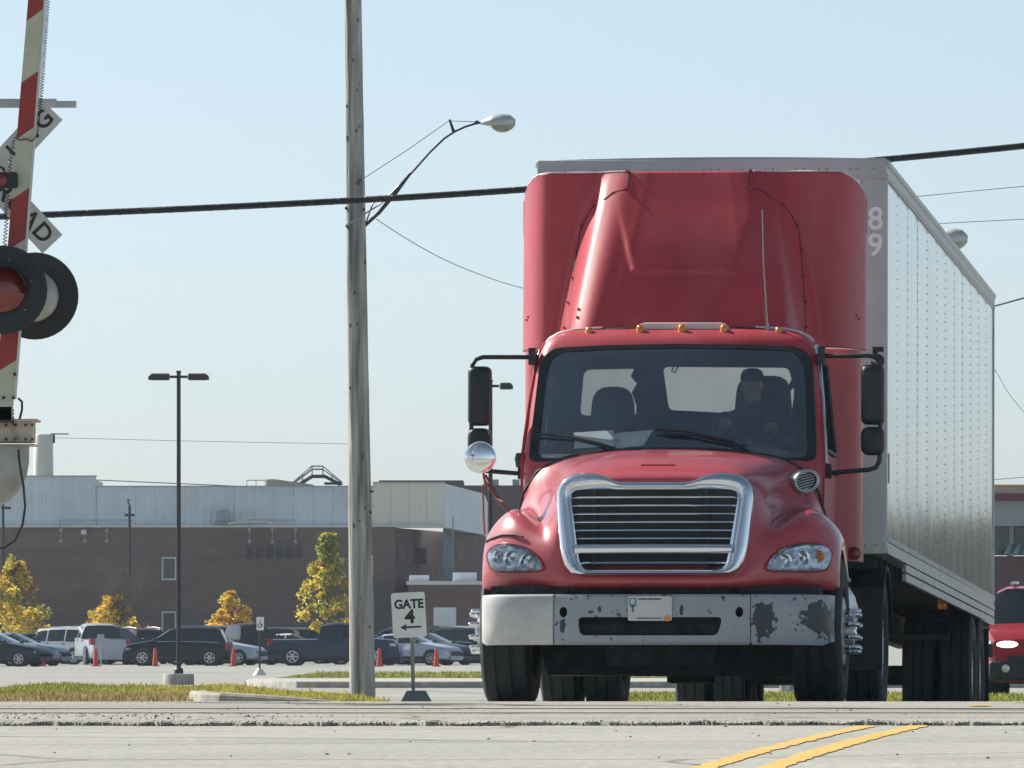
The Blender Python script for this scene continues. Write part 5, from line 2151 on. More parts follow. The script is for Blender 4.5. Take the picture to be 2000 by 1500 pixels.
def build_car(kind):
    K = KIND[kind]
    L, W = K['L'], K['W']
    r0 = empty('parked_car', (0, 0, 0))
    body, win = MB(), MB()
    rings = []
    st = K['st']
    for t in st:
        x = (t - .5) * L
        zr, zbelt = interp(K['roof'], t), interp(K['belt'], t)
        end = min(t, 1 - t)
        w0 = W / 2 * interp([(0, .80), (.03, .93), (.12, 1.0), (.5, 1.0)], end)
        zb = min(zbelt, zr - .02)
        gh = max(0, zr - zbelt)
        wr = w0 * (1 - K.get('tumble', .26) * min(1, gh / .55)) if gh > .03 else w0 * .93
        zre = zr - (.07 if gh > .2 else .015)
        h = [(w0 * .86, .24), (w0 * .97, .32), (w0, .55), (w0 * .985, min(.80, zb - .02)), (w0 * .955, zb), (wr, max(zb + .005, zre)), (wr * .82, zr), (0, zr + .02)]
        rings.append([(x, -y, z) for y, z in h] + [(x, y, z) for y, z in reversed(h[:-1])])
    n = len(rings[0])
    bv = [p for rg in rings for p in rg]
    bf, wf = [], []
    for i in range(len(st) - 1):
        a, c = st[i], st[i + 1]
        g1 = interp(K['roof'], a) - interp(K['belt'], a)
        g2 = interp(K['roof'], c) - interp(K['belt'], c)
        for j in range(n - 1):
            f = (i * n + j, i * n + j + 1, (i + 1) * n + j + 1, (i + 1) * n + j)
            side = j in (4, n - 6)
            top = 5 <= j <= n - 7
            glass = False
            if side and max(g1, g2) > .25 and not any(abs(a - p) < .002 and abs(c - q_) < .002 for p, q_ in K['pil']):
                glass = True
            if top and ((a >= K['wind'][0] - .001 and c <= K['wind'][1] + .001) or (a >= K['back'][0] - .001 and c <= K['back'][1] + .001)):
                glass = True
            (wf if glass else bf).append(f)
    for fs, nm, mm in ((bf, 'body', M['white']), (wf, 'windows', M['carglass'])):
        b = MB()
        used = sorted(set(i for f in fs for i in f))
        mp = {u: k for k, u in enumerate(used)}
        b.add([bv[u] for u in used], [[mp[i] for i in f] for f in fs])
        if nm == 'body':
            b.add(rings[0], [tuple(range(n))])
            b.add(rings[-1], [tuple(reversed(range(n)))])
        o = b.build(nm, mm, r0, smooth=40)
        if nm == 'body':
            bo = o
            q_ = MB()
            q_.box((0, 0, .27), (L * .9, W * .86, .12))
            for sg_ in (-1, 1):
                for wx in K['wx']:
                    q_.lathe([(K['r'] + .06, 0), (K['r'] + .06, sg_ * .006)], ((wx - .5) * L, sg_ * W / 2 * .993, K['r'] + .02), 'y', 24)
                q_.box(((.5 - .5) * L, sg_ * W / 2 * .985, .34), (L * .5, .05, .14))
            q_.box((L * .492, 0, .52), (.06, W * .62, .22))
            q_.box((L * .49, 0, .34), (.08, W * .8, .12))
            q_.box((-L * .492, 0, .42), (.06, W * .74, .16))
            q_.build('trim', M['dark'], r0, smooth=40)
    for sg_ in (-1, 1):
        for wx in K['wx']:
            b = MB()
            r_ = K['r']
            b.lathe([(r_ * .66, -.1), (r_ * .9, -.11), (r_, -.08), (r_, .08), (r_ * .9, .11), (r_ * .66, .1)], ((wx - .5) * L, sg_ * (W / 2 - .085), r_), 'y', 24, False, False)
            t = b.build('wheel', M['rubber'], r0, smooth=40)
            b = MB()
            cx, cy, cz = (wx - .5) * L, sg_ * (W / 2 + .005), r_
            b.lathe([(r_ * .66, -sg_ * .02), (r_ * .68, sg_ * .02), (r_ * .6, sg_ * .02), (r_ * .58, -sg_ * .02)], (cx, cy, cz), 'y', 24, False, False)
            b.lathe([(r_ * .16, -sg_ * .01), (r_ * .15, sg_ * .012)], (cx, cy, cz), 'y', 12)
            for k in range(6):
                a = k * math.pi / 3
                b.box((cx + math.cos(a) * r_ * .36, cy, cz + math.sin(a) * r_ * .36), (r_ * .52, .022, r_ * .17), rot=(0, -a, 0))
            b.build('rim', M['hub'], t, smooth=0)
        hz = interp(K['roof'], .965) - .13
        b = MB()
        b.loft([[(L * x, sg_ * W * y, hz + dz) for dz in (-.07 + d2, .06)] + [(L * x - .03, sg_ * (W * y - .02), hz + dz) for dz in (.06, -.07)] for x, y, d2 in ((.488, .27, .0), (.480, .38, .0), (.468, .447, .0), (.43, .478, .03))])
        b.build('headlight', M['headl'], r0, smooth=30)
        b = MB()
        tz = interp(K['roof'], .004) - .05 if kind != 'suv' else .92
        b.loft([[(-L * x, sg_ * W * y, tz + dz) for dz in (-.20, .12)] + [(-L * x + .03, sg_ * (W * y - .03), tz + dz) for dz in (.12, -.20)] for x, y in ((.501, .37), (.494, .455), (.465, .492))])
        b.build('taillight', M['tail'], r0, smooth=30)
        b = MB()
        mxx = (K['wind'][1] - .5 - .02) * L
        b.box((mxx, sg_ * (W / 2 + .09), interp(K['belt'], .7) + .08), (.12, .2, .15))
        b.build('side_mirror', M['dark'], r0, bevel=.03)
        b = MB()
        for xx in (.33, .52):
            b.box(((xx - .5) * L - .1, sg_ * W / 2 * .985, interp(K['belt'], xx) - .10), (.2, .03, .035))
        b.build('door_handle', M['dark'], r0)
    if kind in ('suv', 'sedan'):
        for sg_ in (-1, 1):
            b = MB()
            tt = frange(K['pil'][0][1], K['wind'][1] - .01, 8)
            b.tube([((t - .5) * L, sg_ * (W / 2 * .955 * interp([(0, .80), (.03, .93), (.12, 1.0), (.5, 1.0)], min(t, 1 - t)) + .012), interp(K['belt'], t) + .012) for t in tt], .014, 5)
            b.build('window_trim', M['chrome'], r0, smooth=60)
    if kind in ('suv', 'van'):
        for sg_ in (-1, 1):
            b = MB()
            b.tube([((t - .5) * L, sg_ * W * .33, interp(K['roof'], t) + .05) for t in (.12, .3, .5)], .025, 6)
            b.build('roof_rail', M['alu'], r0, smooth=60)
    if kind == 'pickup':
        pass
    return r0


def car(kind, color, px, D, head, label, dy=0, name='parked_car', group='cars in the parking lot', cat=None):
    if kind not in PROTO:
        PROTO[kind] = build_car(kind)
        c = PROTO[kind]
    else:
        c = copy_tree(PROTO[kind])
    c.name = name
    c.location = (at(px, 0, D).x, D, zt(D) + dy)
    c.rotation_euler = (0, 0, R(head))
    for o in c.children:
        if o.name.split('.')[0] == 'body':
            o.material_slots[0].link = 'OBJECT'
            o.material_slots[0].material = paint(color, COLORS[color])
    tag(c, label, cat or {'suv': 'car', 'boxy': 'car', 'sedan': 'car', 'pickup': 'pickup truck', 'van': 'van'}[kind], group)
    return c


# heading: 0 faces right in view, 180 left, -90 towards the camera
car('suv', 'black', 347, 360, 176, 'black SUV facing left, parked behind the concrete lamp base')
car('pickup', 'slate', 655, 362, -4, 'slate blue crew cab pickup behind the wooden pole')
car('sedan', 'silver_blue', 30, 360, -14, 'silver blue sedan facing right behind the leftmost cone')
car('suv', 'silver', -30, 356, -12, 'pale silver SUV cut off by the left edge')
car('sedan', 'charcoal', -8, 350, -20, 'dark sedan with its low hood at the far left, nearest the drive')
car('suv', 'white', 112, 378, 150, 'white SUV with dark windows between the silver sedan and the silver pickup')
car('pickup', 'silver', 192, 376, 104, 'silver pickup with its tailgate and red tail lamp towards the drive')
car('van', 'navy', 212, 384, 60, 'dark navy van beside the silver pickup')
car('suv', 'maroon', 262, 388, 115, 'dark maroon SUV left of the black SUV')
car('sedan', 'white', 328, 378, 172, 'white roofed car behind the hood of the black SUV')
car('sedan', 'ice', 418, 369, -16, 'pale blue sedan whose nose shows behind the black SUV')
car('van', 'charcoal', 402, 392, 178, 'charcoal van with bright roof behind the black SUV')
car('pickup', 'maroon', 478, 374, 28, 'dark maroon pickup left of the slate blue pickup')
car('sedan', 'white', 572, 392, -8, 'white roofed sedan behind the bed of the slate blue pickup')
car('suv', 'green_black', 500, 395, 175, 'dark SUV with glinting windows behind the small lot sign')
car('sedan', 'ice', 800, 366, -24, 'pale blue sedan behind the post of the GATE 4 sign')
car('sedan', 'green_black', 836, 372, -30, 'dark green sedan behind the cone right of the GATE 4 sign')
car('suv', 'green_black', 872, 378, 150, 'dark SUV with red tail lamp just left of the truck')
car('suv', 'charcoal', 915, 384, 165, 'charcoal SUV partly hidden by the truck front wheel')
car('van', 'black', 858, 398, 170, 'black van with bright roof edge above the cars left of the truck')
car('suv', 'navy', 760, 396, 178, 'navy SUV with roof visible right of the wooden pole')
car('suv', 'white', 150, 396, 10, 'white roofed SUV in the back row below the second tree')
car('suv', 'charcoal', 600, 402, 8, 'charcoal SUV in the back row behind the pickup bed and the tall tree')
car('sedan', 'navy', 68, 388, 5, 'navy sedan in the back row between the silver blue sedan and the white SUV')
car('sedan', 'black', 725, 378, 5, 'black sedan behind the slate blue pickup, right of the wooden pole')

# the red SUV following the truck
rs = car('boxy', 'red', 2060, 121.5, -90 - 6.4, 'red SUV with white headlights following behind the trailer', 0, 'red_suv', 'traffic behind the truck')
# fuller front for this one: grille slots, bumper, lamp ring
b = MB()
b.k = 0
for k in range(7):
    q_ = MB()
    q_.box((2.185, (k - 3) * .10, .78), (.05, .06, .11))
    q_.build('grille_slot', M['dark'], rs, smooth=0)
b.box((2.13, 0, .40), (.20, 1.74, .30))
b.build('bumper', M['dark'], rs, bevel=.04)
M['lamp_on'] = mat('lit_headlamp', (.9, .88, .8), .2, emis=((1, .95, .82), 2.2))
for s in (-1, 1):
    b = MB()
    b.sph((2.13, s * .60, .79), .10, 16, (.5, 1.7, .55))
    b.build('headlight_bowl', M['lamp_on'], rs, smooth=80)
    b = MB()
    b.box((2.08, s * .84, .70), (.10, .12, .20))
    b.build('corner_vent', M['dark'], rs, bevel=.02)
    b = MB()
    b.lathe([(.05, 0), (.06, .03), (.02, .04)], (2.22, s * .62, .44), 'x', 12)
    b.build('fog_lamp', M['headl'], rs, smooth=50)
    b = MB()
    b.tube([(.5, s * .62, 1.70), (-1.4, s * .62, 1.72)], .025, 6)
    b.build('roof_bar', M['alu'], rs)

# ------------------------------------------------------------------ trees
M['leaf_gold'] = leaf_mat('golden_leaf', (.86, .54, .07))
M['leaf_yellow'] = leaf_mat('yellow_leaf', (.82, .68, .11))
M['leaf_green'] = leaf_mat('green_leaf', (.30, .34, .06))
M['leaf_rust'] = leaf_mat('rust_leaf', (.45, .17, .04))
M['bark'] = mat('bark', (.24, .20, .17), .9, var=.25, scale=8, bump=.4)


def tree(px, ybase, D, ytop, wpx_, label, outline, mixw, nleaf, bare=None, seed=1, clumps=60, zmax=.97):
    rnd = random.Random(seed)
    s = D / FPX
    r = empty('autumn_tree', (at(px, 0, D).x, D, zt(D)))
    tag(r, label, 'tree', 'autumn trees along the factory wall')
    zg = r.location.z
    H = at(0, ytop, D).z - zg
    b = MB()
    b.tube([(0, 0, -.1), (.03, 0, H * .25), (-.04, .02, H * .5), (.02, 0, H * .78)], [.11, .09, .06, .02], 8)
    cl = []
    for k in range(clumps):
        t = rnd.random() ** .8
        z = lerp(.16, zmax, t)
        wv = interp(outline, z)
        a = rnd.uniform(0, 6.28)
        rad = wv * math.sqrt(rnd.random()) * rnd.uniform(.8, 1.18)
        c = Vector((math.cos(a) * rad * wpx_ * s / 2, math.sin(a) * rad * wpx_ * s / 2, z * H))
        cl.append((c, rnd.uniform(.22, .60) * (.5 + .5 * wv), rnd.random()))
        p0 = Vector((0, 0, max(.15, z - .18) * H))
        b.tube([p0, (p0 + c) / 2 + Vector((0, 0, .08)), c], [.028, .018, .007], 4)
    if bare:
        for k in range(bare[2]):
            a = rnd.uniform(-1, 1)
            p0 = Vector((rnd.uniform(-.1, .25), rnd.uniform(-.2, .2), H * rnd.uniform(.2, .5)))
            p1 = Vector((bare[0] * s + a * bare[1] * s * .5, rnd.uniform(-.8, .8), H * rnd.uniform(.55, 1.0)))
            m1 = (p0 + p1) / 2 + Vector((rnd.uniform(-.1, .1), 0, .1))
            b.tube([p0, m1, p1], [.045, .03, .014], 4)
            for j in range(5):
                q0 = m1.lerp(p1, rnd.random())
                b.tube([q0, q0 + Vector((rnd.uniform(-.5, .5), rnd.uniform(-.3, .3), rnd.uniform(.2, .7)))], [.022, .010], 4)
    b.build('trunk', M['bark'], r, smooth=60)
    b = MB()
    for k in range(nleaf):
        c, rr, hue = cl[rnd.randrange(len(cl))]
        d = Vector((rnd.gauss(0, 1), rnd.gauss(0, 1), rnd.gauss(0, .8)))
        d = d.normalized() * rr * rnd.random() ** .45
        p = c + d
        zz = p.z / H
        e1 = Vector((rnd.gauss(0, 1), rnd.gauss(0, 1), rnd.gauss(0, .6))).normalized()
        e2 = e1.cross(Vector((rnd.gauss(0, 1), rnd.gauss(0, 1), rnd.gauss(0, 1)))).normalized()
        sz = rnd.uniform(.055, .125)
        x = hue if rnd.random() < .62 else rnd.random()
        ws = mixw(p.x / (wpx_ * s / 2), zz, (c.x * 3.1 + c.z * 2.3) % 1.0)
        acc = 0
        for i, wv in enumerate(ws):
            acc += wv
            if x <= acc:
                b.k = i
                break
        b.add([p - e1 * sz, p - e2 * sz * .6, p + e1 * sz, p + e2 * sz * .6], [(0, 1, 2, 3)])
    b.build('crown', [M['leaf_gold'], M['leaf_yellow'], M['leaf_green'], M['leaf_rust']], r, smooth=0, fix=False)
    return r


tree(28, 1292, 404, 1083, 128, 'yellow and green tree at the left edge above the silver cars', [(.15, .6), (.3, .95), (.5, .95), (.7, .62), (.85, .30), (1, .08)], lambda x, z, h: (.32, .36, .27 + .1 * (z < .4), .05), 6600, None, 3, 62)
tree(222, 1292, 404, 1092, 118, 'golden tree with its top already bare, left of the tall lamp post', [(.15, .7), (.3, 1.0), (.45, .85), (.55, .5), (.66, .2), (1, .02)], lambda x, z, h: (.55, .30, .08, .07), 4200, (22, 100, 48), 5, 70, .62)
tree(450, 1292, 404, 1156, 94, 'small golden tree, lowest of the row, right of the tall lamp post', [(.15, .6), (.4, 1.0), (.6, .9), (.8, .5), (1, .15)], lambda x, z, h: (.52, .28, .12, .08), 3600, None, 8, 34)
tree(640, 1292, 404, 1040, 104, 'tall yellow green conical tree beside the wooden pole', [(.15, .75), (.35, 1.0), (.55, .85), (.75, .58), (.9, .32), (1, .1)], lambda x, z, h: (.08 if x > -.2 else .26, .40, .50 if x > -.2 else .32, .02), 7600, None, 11, 74)

# ------------------------------------------------------------------ factory
BD = 430.0


def brick_mat(nm, c1, c2, mortar):
    m = bpy.data.materials.new(nm)
    m.use_nodes = True
    t = m.node_tree
    N, Lk = t.nodes, t.links
    bs = N['Principled BSDF']
    bs.inputs['Roughness'].default_value = .9
    tc = N.new('ShaderNodeTexCoord')
    mp = N.new('ShaderNodeMapping')
    mp.inputs['Rotation'].default_value = (R(90), 0, 0)
    Lk.new(tc.outputs['Object'], mp.inputs[0])
    br = N.new('ShaderNodeTexBrick')
    br.inputs['Scale'].default_value = 2.4
    br.inputs['Color1'].default_value = (*c1, 1)
    br.inputs['Color2'].default_value = (*c2, 1)
    br.inputs['Mortar'].default_value = (*mortar, 1)
    br.inputs['Mortar Size'].default_value = .012
    Lk.new(mp.outputs[0], br.inputs['Vector'])
    nz = N.new('ShaderNodeTexNoise')
    nz.inputs['Scale'].default_value = .9
    nz.inputs['Detail'].default_value = 7
    m3 = N.new('ShaderNodeMapping')
    m3.inputs['Scale'].default_value = (.12, 1, 1.3)
    Lk.new(tc.outputs['Object'], m3.inputs[0])
    Lk.new(m3.outputs[0], nz.inputs['Vector'])
    mr = N.new('ShaderNodeMapRange')
    mr.inputs[1].default_value = .3
    mr.inputs[2].default_value = .7
    mr.inputs[3].default_value = .8
    mr.inputs[4].default_value = 1.2
    Lk.new(nz.outputs['Fac'], mr.inputs[0])
    mx = N.new('ShaderNodeMixRGB')
    mx.blend_type = 'MULTIPLY'
    mx.inputs[0].default_value = 1
    Lk.new(br.outputs['Color'], mx.inputs[1])
    Lk.new(mr.outputs[0], mx.inputs[2])
    Lk.new(mx.outputs[0], bs.inputs['Base Color'])
    return m


M['brick'] = brick_mat('dark_brick', (.19, .128, .108), (.158, .108, .094), (.20, .165, .15))
M['brick_b'] = brick_mat('warm_brick', (.17, .10, .085), (.145, .088, .076), (.16, .13, .12))
M['clad'] = mat('white_metal_cladding', (.66, .74, .80), .5, var=.05, scale=.5, dirt=(.40, .42, .44), dirt_amt=.4)
M['clad_cream'] = mat('cream_cladding', (.72, .70, .60), .55, var=.04, scale=.3)
M['trimw'] = mat('white_coping', (.68, .68, .66), .5, var=.05)
M['pale_tan'] = mat('tan_membrane', (.50, .44, .32), .8, var=.1)
fac = empty('factory_building', (at(400, 0, BD).x, BD, 0))
tag(fac, 'long brick factory with a white ribbed metal upper storey across the background', 'building')
fo = fac.location.copy()


def fx(px, D=BD):
    return at(px, 0, D).x - fo.x


def fz(py, D=BD):
    return at(0, py, D).z


def fbox(b, x0, x1, y0, y1, d0, d1, D=BD):
    """front rectangle in the facade, between depths d0..d1 behind the facade"""
    b.box(((fx(x0, D) + fx(x1, D)) / 2, (D - BD) + (d0 + d1) / 2, (fz(y0, D) + fz(y1, D)) / 2), (abs(fx(x1, D) - fx(x0, D)), d1 - d0, abs(fz(y0, D) - fz(y1, D))))


XR, DR = fx(772), 30.0                        # brick corner and depth of the right wing
b = MB()
q = lambda px, D: (at(px, 0, D).x - fo.x, D - BD)
P0, P1, P2, P3 = (fx(-300), 0), (XR, 0), q(945, 461), q(1100, 480)
# brick storey
poly = [(fx(-300), 0), (XR, 0), (q(1000, 470)), (fx(1000), 60), (fx(-300), 60)]
zbk = fz(1030)
b.prism(poly[:2] + [(XR, 60), (fx(-300), 60)], 1, lambda x, y, d: (x, y, -.5 if d == 0 else zbk))
b.build('brick_wall', M['brick'], fac, smooth=0)
b = MB()
b.prism([(XR + .01, .02), q(946, 461), (fx(946), 60), (XR + .01, 60)], 1, lambda x, y, d: (x, y, -.5 if d == 0 else zbk - .02))
b.build('brick_wing', M['brick_b'], fac, smooth=0)


def ribbed(b, x0, x1, z0, z1, y, pitch=.30, depth=.045, back=.4):
    n_ = max(1, int((x1 - x0) / pitch))
    ol = []
    for i in range(n_):
        a = x0 + (x1 - x0) * i / n_
        p = (x1 - x0) / n_
        ol += [(a, y), (a + p * .12, y - depth), (a + p * .34, y - depth), (a + p * .46, y)]
    ol += [(x1, y), (x1, y + back), (x0, y + back)]
    b.prism(ol, 1, lambda x, yy, d: (x, yy, z0 if d == 0 else z1))


def panel_run(px0, px1, y0, y1, dy, pitch=40, m='clad', **kw):
    xs_ = frange(px0, px1, max(1, round((px1 - px0) / pitch)))
    for a, c in zip(xs_, xs_[1:]):
        b = MB()
        ribbed(b, fx(a) + .004, fx(c) - .004, fz(y1), fz(y0), dy + random.uniform(-.006, .006), **kw)
        b.build('wall_panel', M[m], fac, smooth=0)


panel_run(-120, 164, 931, 1026.5, .18)
panel_run(164, 187, 931, 1026.5, .12, pitch=23)
panel_run(187, 728, 951, 1026.5, .22)
panel_run(728, 868, 944, 1026.5, .2, m='clad_cream', pitch=35, depth=.008)
b = MB()
b.box((0, 0, 0), (.01, .01, .01))
b = MB()
A_, B_ = (fx(868), .2), q(946, 461)
b.prism([A_, B_, (fx(946), 60), (fx(868), 60)], 1, lambda x, y, d: (x, y, zbk if d == 0 else fz(944)))
b.prism([(fx(772) + .03, .25), (fx(868), .21), (fx(868), .6), (fx(772), .6)], 1, lambda x, y, d: (x, y, fz(1031) if d == 0 else fz(1026)))
b.build('side_cladding', M['clad'], fac, smooth=0)
b = MB()
fbox(b, -150, 728, 1026, 1030, -.14, .5)
fbox(b, 728, 868, 1026, 1029, -.06, .5)
b.build('flashing', M['trimw'], fac, smooth=0)
b = MB()
fbox(b, -150, 188, 928.5, 931, .05, .7)
fbox(b, 188, 728, 948.5, 951, .12, .7)
fbox(b, 728, 869, 941, 944, .08, .7)
fbox(b, -150, 184, 936, 1026, .62, 9)
fbox(b, 184, 868, 953, 1026, .62, 9)
b.build('roof_coping', M['steel'], fac, smooth=0)
# windows
for y0, y1 in ((1088, 1133), (1194, 1240)):
    b = MB()
    fbox(b, 316, 344, y0, y1, -.05, .1)
    fr = b.build('window', M['trimw'], fac, smooth=0)
    b = MB()
    fbox(b, 319, 341.5, y0 + 3, y1 - 3, -.06, .02)
    b.build('pane', mat('factory_pane', (.05, .07, .09), .08, coat=.5, var=.1), fr, smooth=0)
# roof-edge fittings: conduit brackets, floodlights, vents
M['fitting'] = mat('grey_fitting', (.35, .37, .40), .5, .3, var=.1)
for xs_, ya, yb_ in (((119, 166, 209), 1036, 1057), ((487, 532, 577), 1034, 1058)):
    for x in xs_:
        b = MB()
        fbox(b, x - 3, x + 3, ya - 3, ya + 3, -.12, 0)
        fbox(b, x - 3, x + 3, yb_ - 3, yb_ + 3, -.12, 0)
        fbox(b, x - .7, x + .7, ya, yb_, -.05, 0)
        b.build('conduit_bracket', M['fitting'], fac, smooth=0)
for x0, x1 in ((117, 262), (487, 580)):
    b = MB()
    fbox(b, x0, x1, 1015, 1017, -.30, -.25)
    fbox(b, x0, x0 + 2, 1017, 1034, -.30, -.25)
    b.build('conduit', M['fitting'], fac, smooth=0)
b = MB()
fbox(b, 159, 169, 1035, 1044, -.35, 0)
b.build('floodlight', M['trimw'], fac, smooth=0)
for x0 in (481, 500, 521, 540, 559, 577):
    b = MB()
    for k in range(4):
        fbox(b, x0 + k * 3.4, x0 + k * 3.4 + 2, 1067, 1090, -.03, 0)
    b.build('vent_grille', mat('vent_dark', (.05, .055, .06), .7) if x0 == 481 else bpy.data.materials['vent_dark'], fac, smooth=0)
b = MB()
fbox(b, 424, 449, 999, 1018, -.6, .0)
fbox(b, 421, 452, 1018, 1024, -.4, .1)
b.build('rooftop_unit', M['fitting'], fac, smooth=0, bevel=.03)
b = MB()
b.tube([(fx(446), -.4, fz(1023)), (fx(470), -.45, fz(1019.5)), (fx(520), -.45, fz(1018.5)), (fx(533), -.4, fz(1024))], .07, 8)
b.build('pipe', M['trimw'], fac, smooth=60)
# stepover stairs on the roof
sf = MB()
Y = 4.0
D2 = BD + Y
zz = lambda py: fz(py, D2)
xx = lambda px: fx(px, D2)
for yy in (0, 1.2):
    sf.tube([(xx(583), Y + yy, zz(946)), (xx(609), Y + yy, zz(930)), (xx(634), Y + yy, zz(930)), (xx(664), Y + yy, zz(946))], .09, 6)
for t in frange(0, 1, 6):
    sf.box((xx(lerp(583, 609, t)), Y + .6, zz(lerp(946, 930, t))), (.25, 1.2, .05))
    sf.box((xx(lerp(634, 664, t)), Y + .6, zz(lerp(930, 946, t))), (.25, 1.2, .05))
sf.box((xx(621), Y + .6, zz(930)), (.8, 1.2, .06))
sf.box((xx(650), Y + .6, zz(944)), (.9, 1.4, .12))
sf.build('roof_stairs', M['lampblack'], fac, smooth=0)
sf = MB()
for yy in (0, 1.2):
    for o_ in (0, 6):
        sf.tube([(xx(572), Y + yy, zz(942 + o_ * .4)), (xx(609), Y + yy, zz(910 + o_)), (xx(630), Y + yy, zz(910 + o_)), (xx(667), Y + yy, zz(941 + o_ * .4))], .03, 5)
    for px_, py_, pe in ((572, 941, 948), (590, 926, 942), (609, 910, 930), (630, 910, 930), (648, 925, 938), (667, 940, 947)):
        sf.tube([(xx(px_), Y + yy, zz(py_)), (xx(px_), Y + yy, zz(pe))], .025, 5)
sf.build('handrail', M['steel'], fac, smooth=0)
b = MB()
b.prism([(xx(521), zz(937)), (xx(538), zz(936.5)), (xx(612), zz(947)), (xx(612), zz(953)), (xx(521), zz(953))], 3.0, lambda a, z, d: (a, Y - 1 + d, z))
b.build('roof_membrane', M['pale_tan'], fac, smooth=0)
b = MB()
for px_ in (482, 500, 518):
    b.tube([(xx(px_), Y, zz(938)), (xx(px_), Y, zz(951))], .025, 5)
b.tube([(xx(482), Y, zz(938)), (xx(518), Y, zz(938))], .025, 5)
b.build('roof_railing', M['steel'], fac, smooth=0)
# duct down the right wing, low roof with ledge, small windows
b = MB()
D3 = BD + 8
f3 = lambda px, py, dy=0: (fx(px, D3), 8 + dy, fz(py, D3))
b.loft([[f3(840, 1006, d) for d in (-2, -.5)] + [f3(840, 1009, d) for d in (-.5, -2)], [f3(868, 1006, d) for d in (-2, -.5)] + [f3(866, 1032, d) for d in (-.5, -2)], [f3(882, 1006, d) for d in (-2, -.5)] + [f3(882, 1050, d) for d in (-.5, -2)]])
b.box(((f3(866, 0)[0] + f3(886, 0)[0]) / 2, 8 - 1.2, (fz(1010, D3) + fz(1132, D3)) / 2), (f3(886, 0)[0] - f3(866, 0)[0], 1.4, fz(1010, D3) - fz(1132, D3)))
b.build('exhaust_duct', M['fitting'], fac, smooth=0)
for y in (1040, 1062, 1084, 1106):
    b = MB()
    fbox(b, 865, 887, y, y + 2, -2.0, 1.0, D3)
    b.build('duct_flange', M['steel'], fac, smooth=0)
b = MB()
fbox(b, 800, 1000, 1143, 1296, -4, 6, BD - 2)
lw = b.build('low_wing', M['brick_b'], fac, smooth=0)
b = MB()
fbox(b, 796, 1000, 1136, 1143, -4.3, 6, BD - 2)
b.build('low_wing_coping', M['trimw'], fac, smooth=0)
b = MB()
fbox(b, 885, 931, 1119, 1137, -3, 2, BD - 2)
fbox(b, 800, 838, 1124, 1137, -2, 2, BD - 2)
b.build('roof_hatch', M['clad'], fac, smooth=0)
b = MB()
fbox(b, 848, 892, 1187, 1222, -4.08, -3.9, BD - 2)
b.build('roller_shutter', M['clad'], fac, smooth=0)
for x0, x1, y0, y1 in ((776, 788, 1066, 1100), (812, 830, 1068, 1098)):
    b = MB()
    t0 = (x0 - 772) / (945 - 772)
    fbox(b, x0, x1, y0, y1, 31 * t0 - .3, 31 * t0 + 1.2)
    b.build('bricked_window', M['brick'], fac, smooth=0)
# silo with its davit on the left
si = MB()
cxs = fx(72)
si.lathe([(fx(92) - cxs, fz(931)), (fx(91) - cxs, fz(846)), (fx(89) - cxs, fz(843)), (.1, fz(842.5))], (cxs, 6, 0), 'z', 24, False, False)
so3 = si.build('silo', M['clad_cream'], fac, smooth=40)
si = MB()
si.box((fx(104), 6, fz(842)), (fx(122) - fx(86), .12, .06))
si.tube([(fx(93), 6, fz(843)), (fx(93), 6, fz(860))], .06, 6)
si.build('silo_davit', M['arm'], so3, smooth=0)
# roofs further back on the right of the factory
bk = empty('rear_roof_block', (at(930, 0, 520).x, 520, 0))
tag(bk, 'dark reddish roof block with small square vents rising behind the factory beside the truck', 'building')
b = MB()
for x0, x1, y0, y1 in ((740, 905, 938, 1020), (905, 1060, 948, 1040)):
    p_, q_ = at(x0, y0, 520), at(x1, y1, 520)
    b.box(((p_.x + q_.x) / 2 - bk.location.x, 5, (p_.z + q_.z) / 2), (q_.x - p_.x, 10, p_.z - q_.z))
b.build('roof_block', mat('dark_red_roof', (.09, .06, .065), .8, var=.15), bk)
for x in (967, 1008):
    b = MB()
    p_, q_ = at(x - 7, 936, 520), at(x + 7, 950, 520)
    b.box(((p_.x + q_.x) / 2 - bk.location.x, 1, (p_.z + q_.z) / 2), (q_.x - p_.x, 1, p_.z - q_.z))
    b.build('roof_vent', M['fitting'], bk)
# utility posts in front of the factory
for px_, yt, arm, D, lab in ((253, 988, 1006, 415, 'small dark post with a short crossarm against the brick wall'), (6, 985, 992, 415, 'thin post at the left edge above the yellow tree')):
    up = empty('yard_post', (at(px_, 0, D).x, D, 0))
    tag(up, lab, 'post')
    b = MB()
    zt_ = at(0, yt, D).z
    b.tube([(0, 0, 0), (0, 0, zt_)], .07, 8)
    b.tube([(0, 0, zt_), (-.1, 0, zt_ + .3), (.02, 0, zt_ + .32)], .05, 6)
    b.build('post', M['lampblack'], up, smooth=60)
    b = MB()
    b.box((.0 if px_ > 50 else .15, 0, at(0, arm, D).z), (.5, .1, .13))
    b.build('crossarm', M['lampblack'], up)

# ------------------------------------------------------------------ plaza building on the right, running on out of the frame
RD = 260.0
pz = empty('plaza_building', (at(1990, 0, RD).x, RD, 0))
tag(pz, 'low commercial building with a dark red roof band and green awning at right', 'building')
po = pz.location.copy()
M['maroon_band'] = mat('maroon_fascia', (.14, .035, .05), .6, var=.06)
M['fascia'] = mat('grey_fascia', (.30, .33, .36), .7, var=.06)
M['darkglass'] = mat('shopfront_glass', (.035, .05, .055), .1, coat=.4, var=.15)
M['orange_edge'] = mat('orange_edge', (.55, .28, .10), .6, var=.05)
M['brown_wall'] = mat('brown_wall', (.12, .075, .08), .8, var=.1)


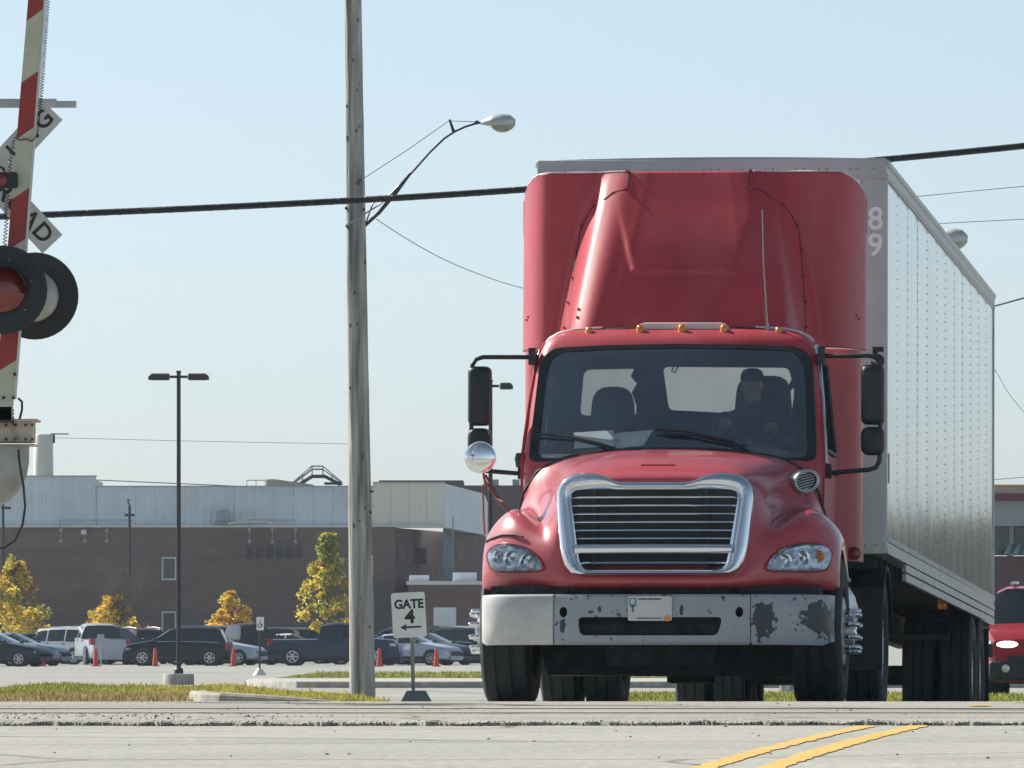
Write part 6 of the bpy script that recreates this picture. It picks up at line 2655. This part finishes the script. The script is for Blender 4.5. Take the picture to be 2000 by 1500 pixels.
def pbox(nm, x0, x1, y0, y1, d0, d1, m, **kw):
    b = MB()
    p_, q_ = at(x0, y0, RD), at(x1, y1, RD)
    b.box(((p_.x + q_.x) / 2 - po.x, (d0 + d1) / 2, (p_.z + q_.z) / 2), (q_.x - p_.x, d1 - d0, p_.z - q_.z))
    return b.build(nm, M[m], pz, smooth=0, **kw)


X0, X1 = 1820, 2750
pbox('roof_edge', X0, X1, 948, 952, -1.4, 20, 'orange_edge')
pbox('parapet', X0, X1, 952, 965, -.9, 20, 'trimw')
pbox('roof_band', X0, X1, 965, 979, -1.2, 20, 'maroon_band')
pbox('fascia', X0, X1, 979, 1028, -.8, 20, 'fascia')
for k in range(6):
    xa = X0 + k * 155
    pbox('shop_window', xa + 4, xa + 150, 1029, 1084, .1, 1, 'darkglass')
    pbox('mullion', xa - 4, xa + 4, 1028, 1086, -.1, 1.05, 'fascia')
pbox('wall', X0, X1, 1086, 1330, 0, 20, 'brown_wall')
M['awn_g'] = mat('green_awning', (.10, .26, .20), .8, var=.05)
M['awn_w'] = mat('pale_green_awning', (.45, .58, .50), .8, var=.05)
for k in range(9):
    b = MB()
    xa, xb = 1955 + k * 9, 1955 + (k + 1) * 9
    p0, p1 = at(xa + 14, 1062, RD), at(xb + 14, 1062, RD)
    q0, q1 = at(xa, 1083, RD), at(xb, 1083, RD)
    cc_ = lambda p, d: (p.x - po.x, d, p.z)
    b.loft([[cc_(p0, .0), cc_(p1, .0), cc_(p1, .06), cc_(p0, .06)], [cc_(q0, -1.6), cc_(q1, -1.6), cc_(q1, -1.54), cc_(q0, -1.54)]])
    b.build('awning_stripe', M['awn_g' if k % 2 else 'awn_w'], pz, smooth=0)

# a line of trees beyond, right of the frame (seen mirrored low in the trailer's flank)
rt = MB()
rnd = random.Random(9)
for k in range(420):
    x = rnd.uniform(56, 230)
    y = rnd.uniform(330, 520)
    h = rnd.uniform(5, 9.4)
    rt.sph((x, y, h * .5), h * .55, 8, (1.0, 1.0, .95))
o = rt.build('far_woods', mat('far_woods', (.06, .065, .03), .9, var=.3, scale=.4, bump=1, bscale=1.5), smooth=60, kind='stuff')

# ------------------------------------------------------------------ thin autumn haze
b = MB()
b.box((0, 350, 9), (900, 900, 30))
hz = b.build('haze', [], smooth=0, kind='stuff')
m = bpy.data.materials.new('haze')
m.use_nodes = True
m.node_tree.nodes.clear()
o_ = m.node_tree.nodes.new('ShaderNodeOutputMaterial')
v_ = m.node_tree.nodes.new('ShaderNodeVolumePrincipled')
v_.inputs['Color'].default_value = (.74, .87, 1, 1)
v_.inputs['Density'].default_value = .00014
m.node_tree.links.new(v_.outputs[0], o_.inputs['Volume'])
hz.data.materials.append(m)
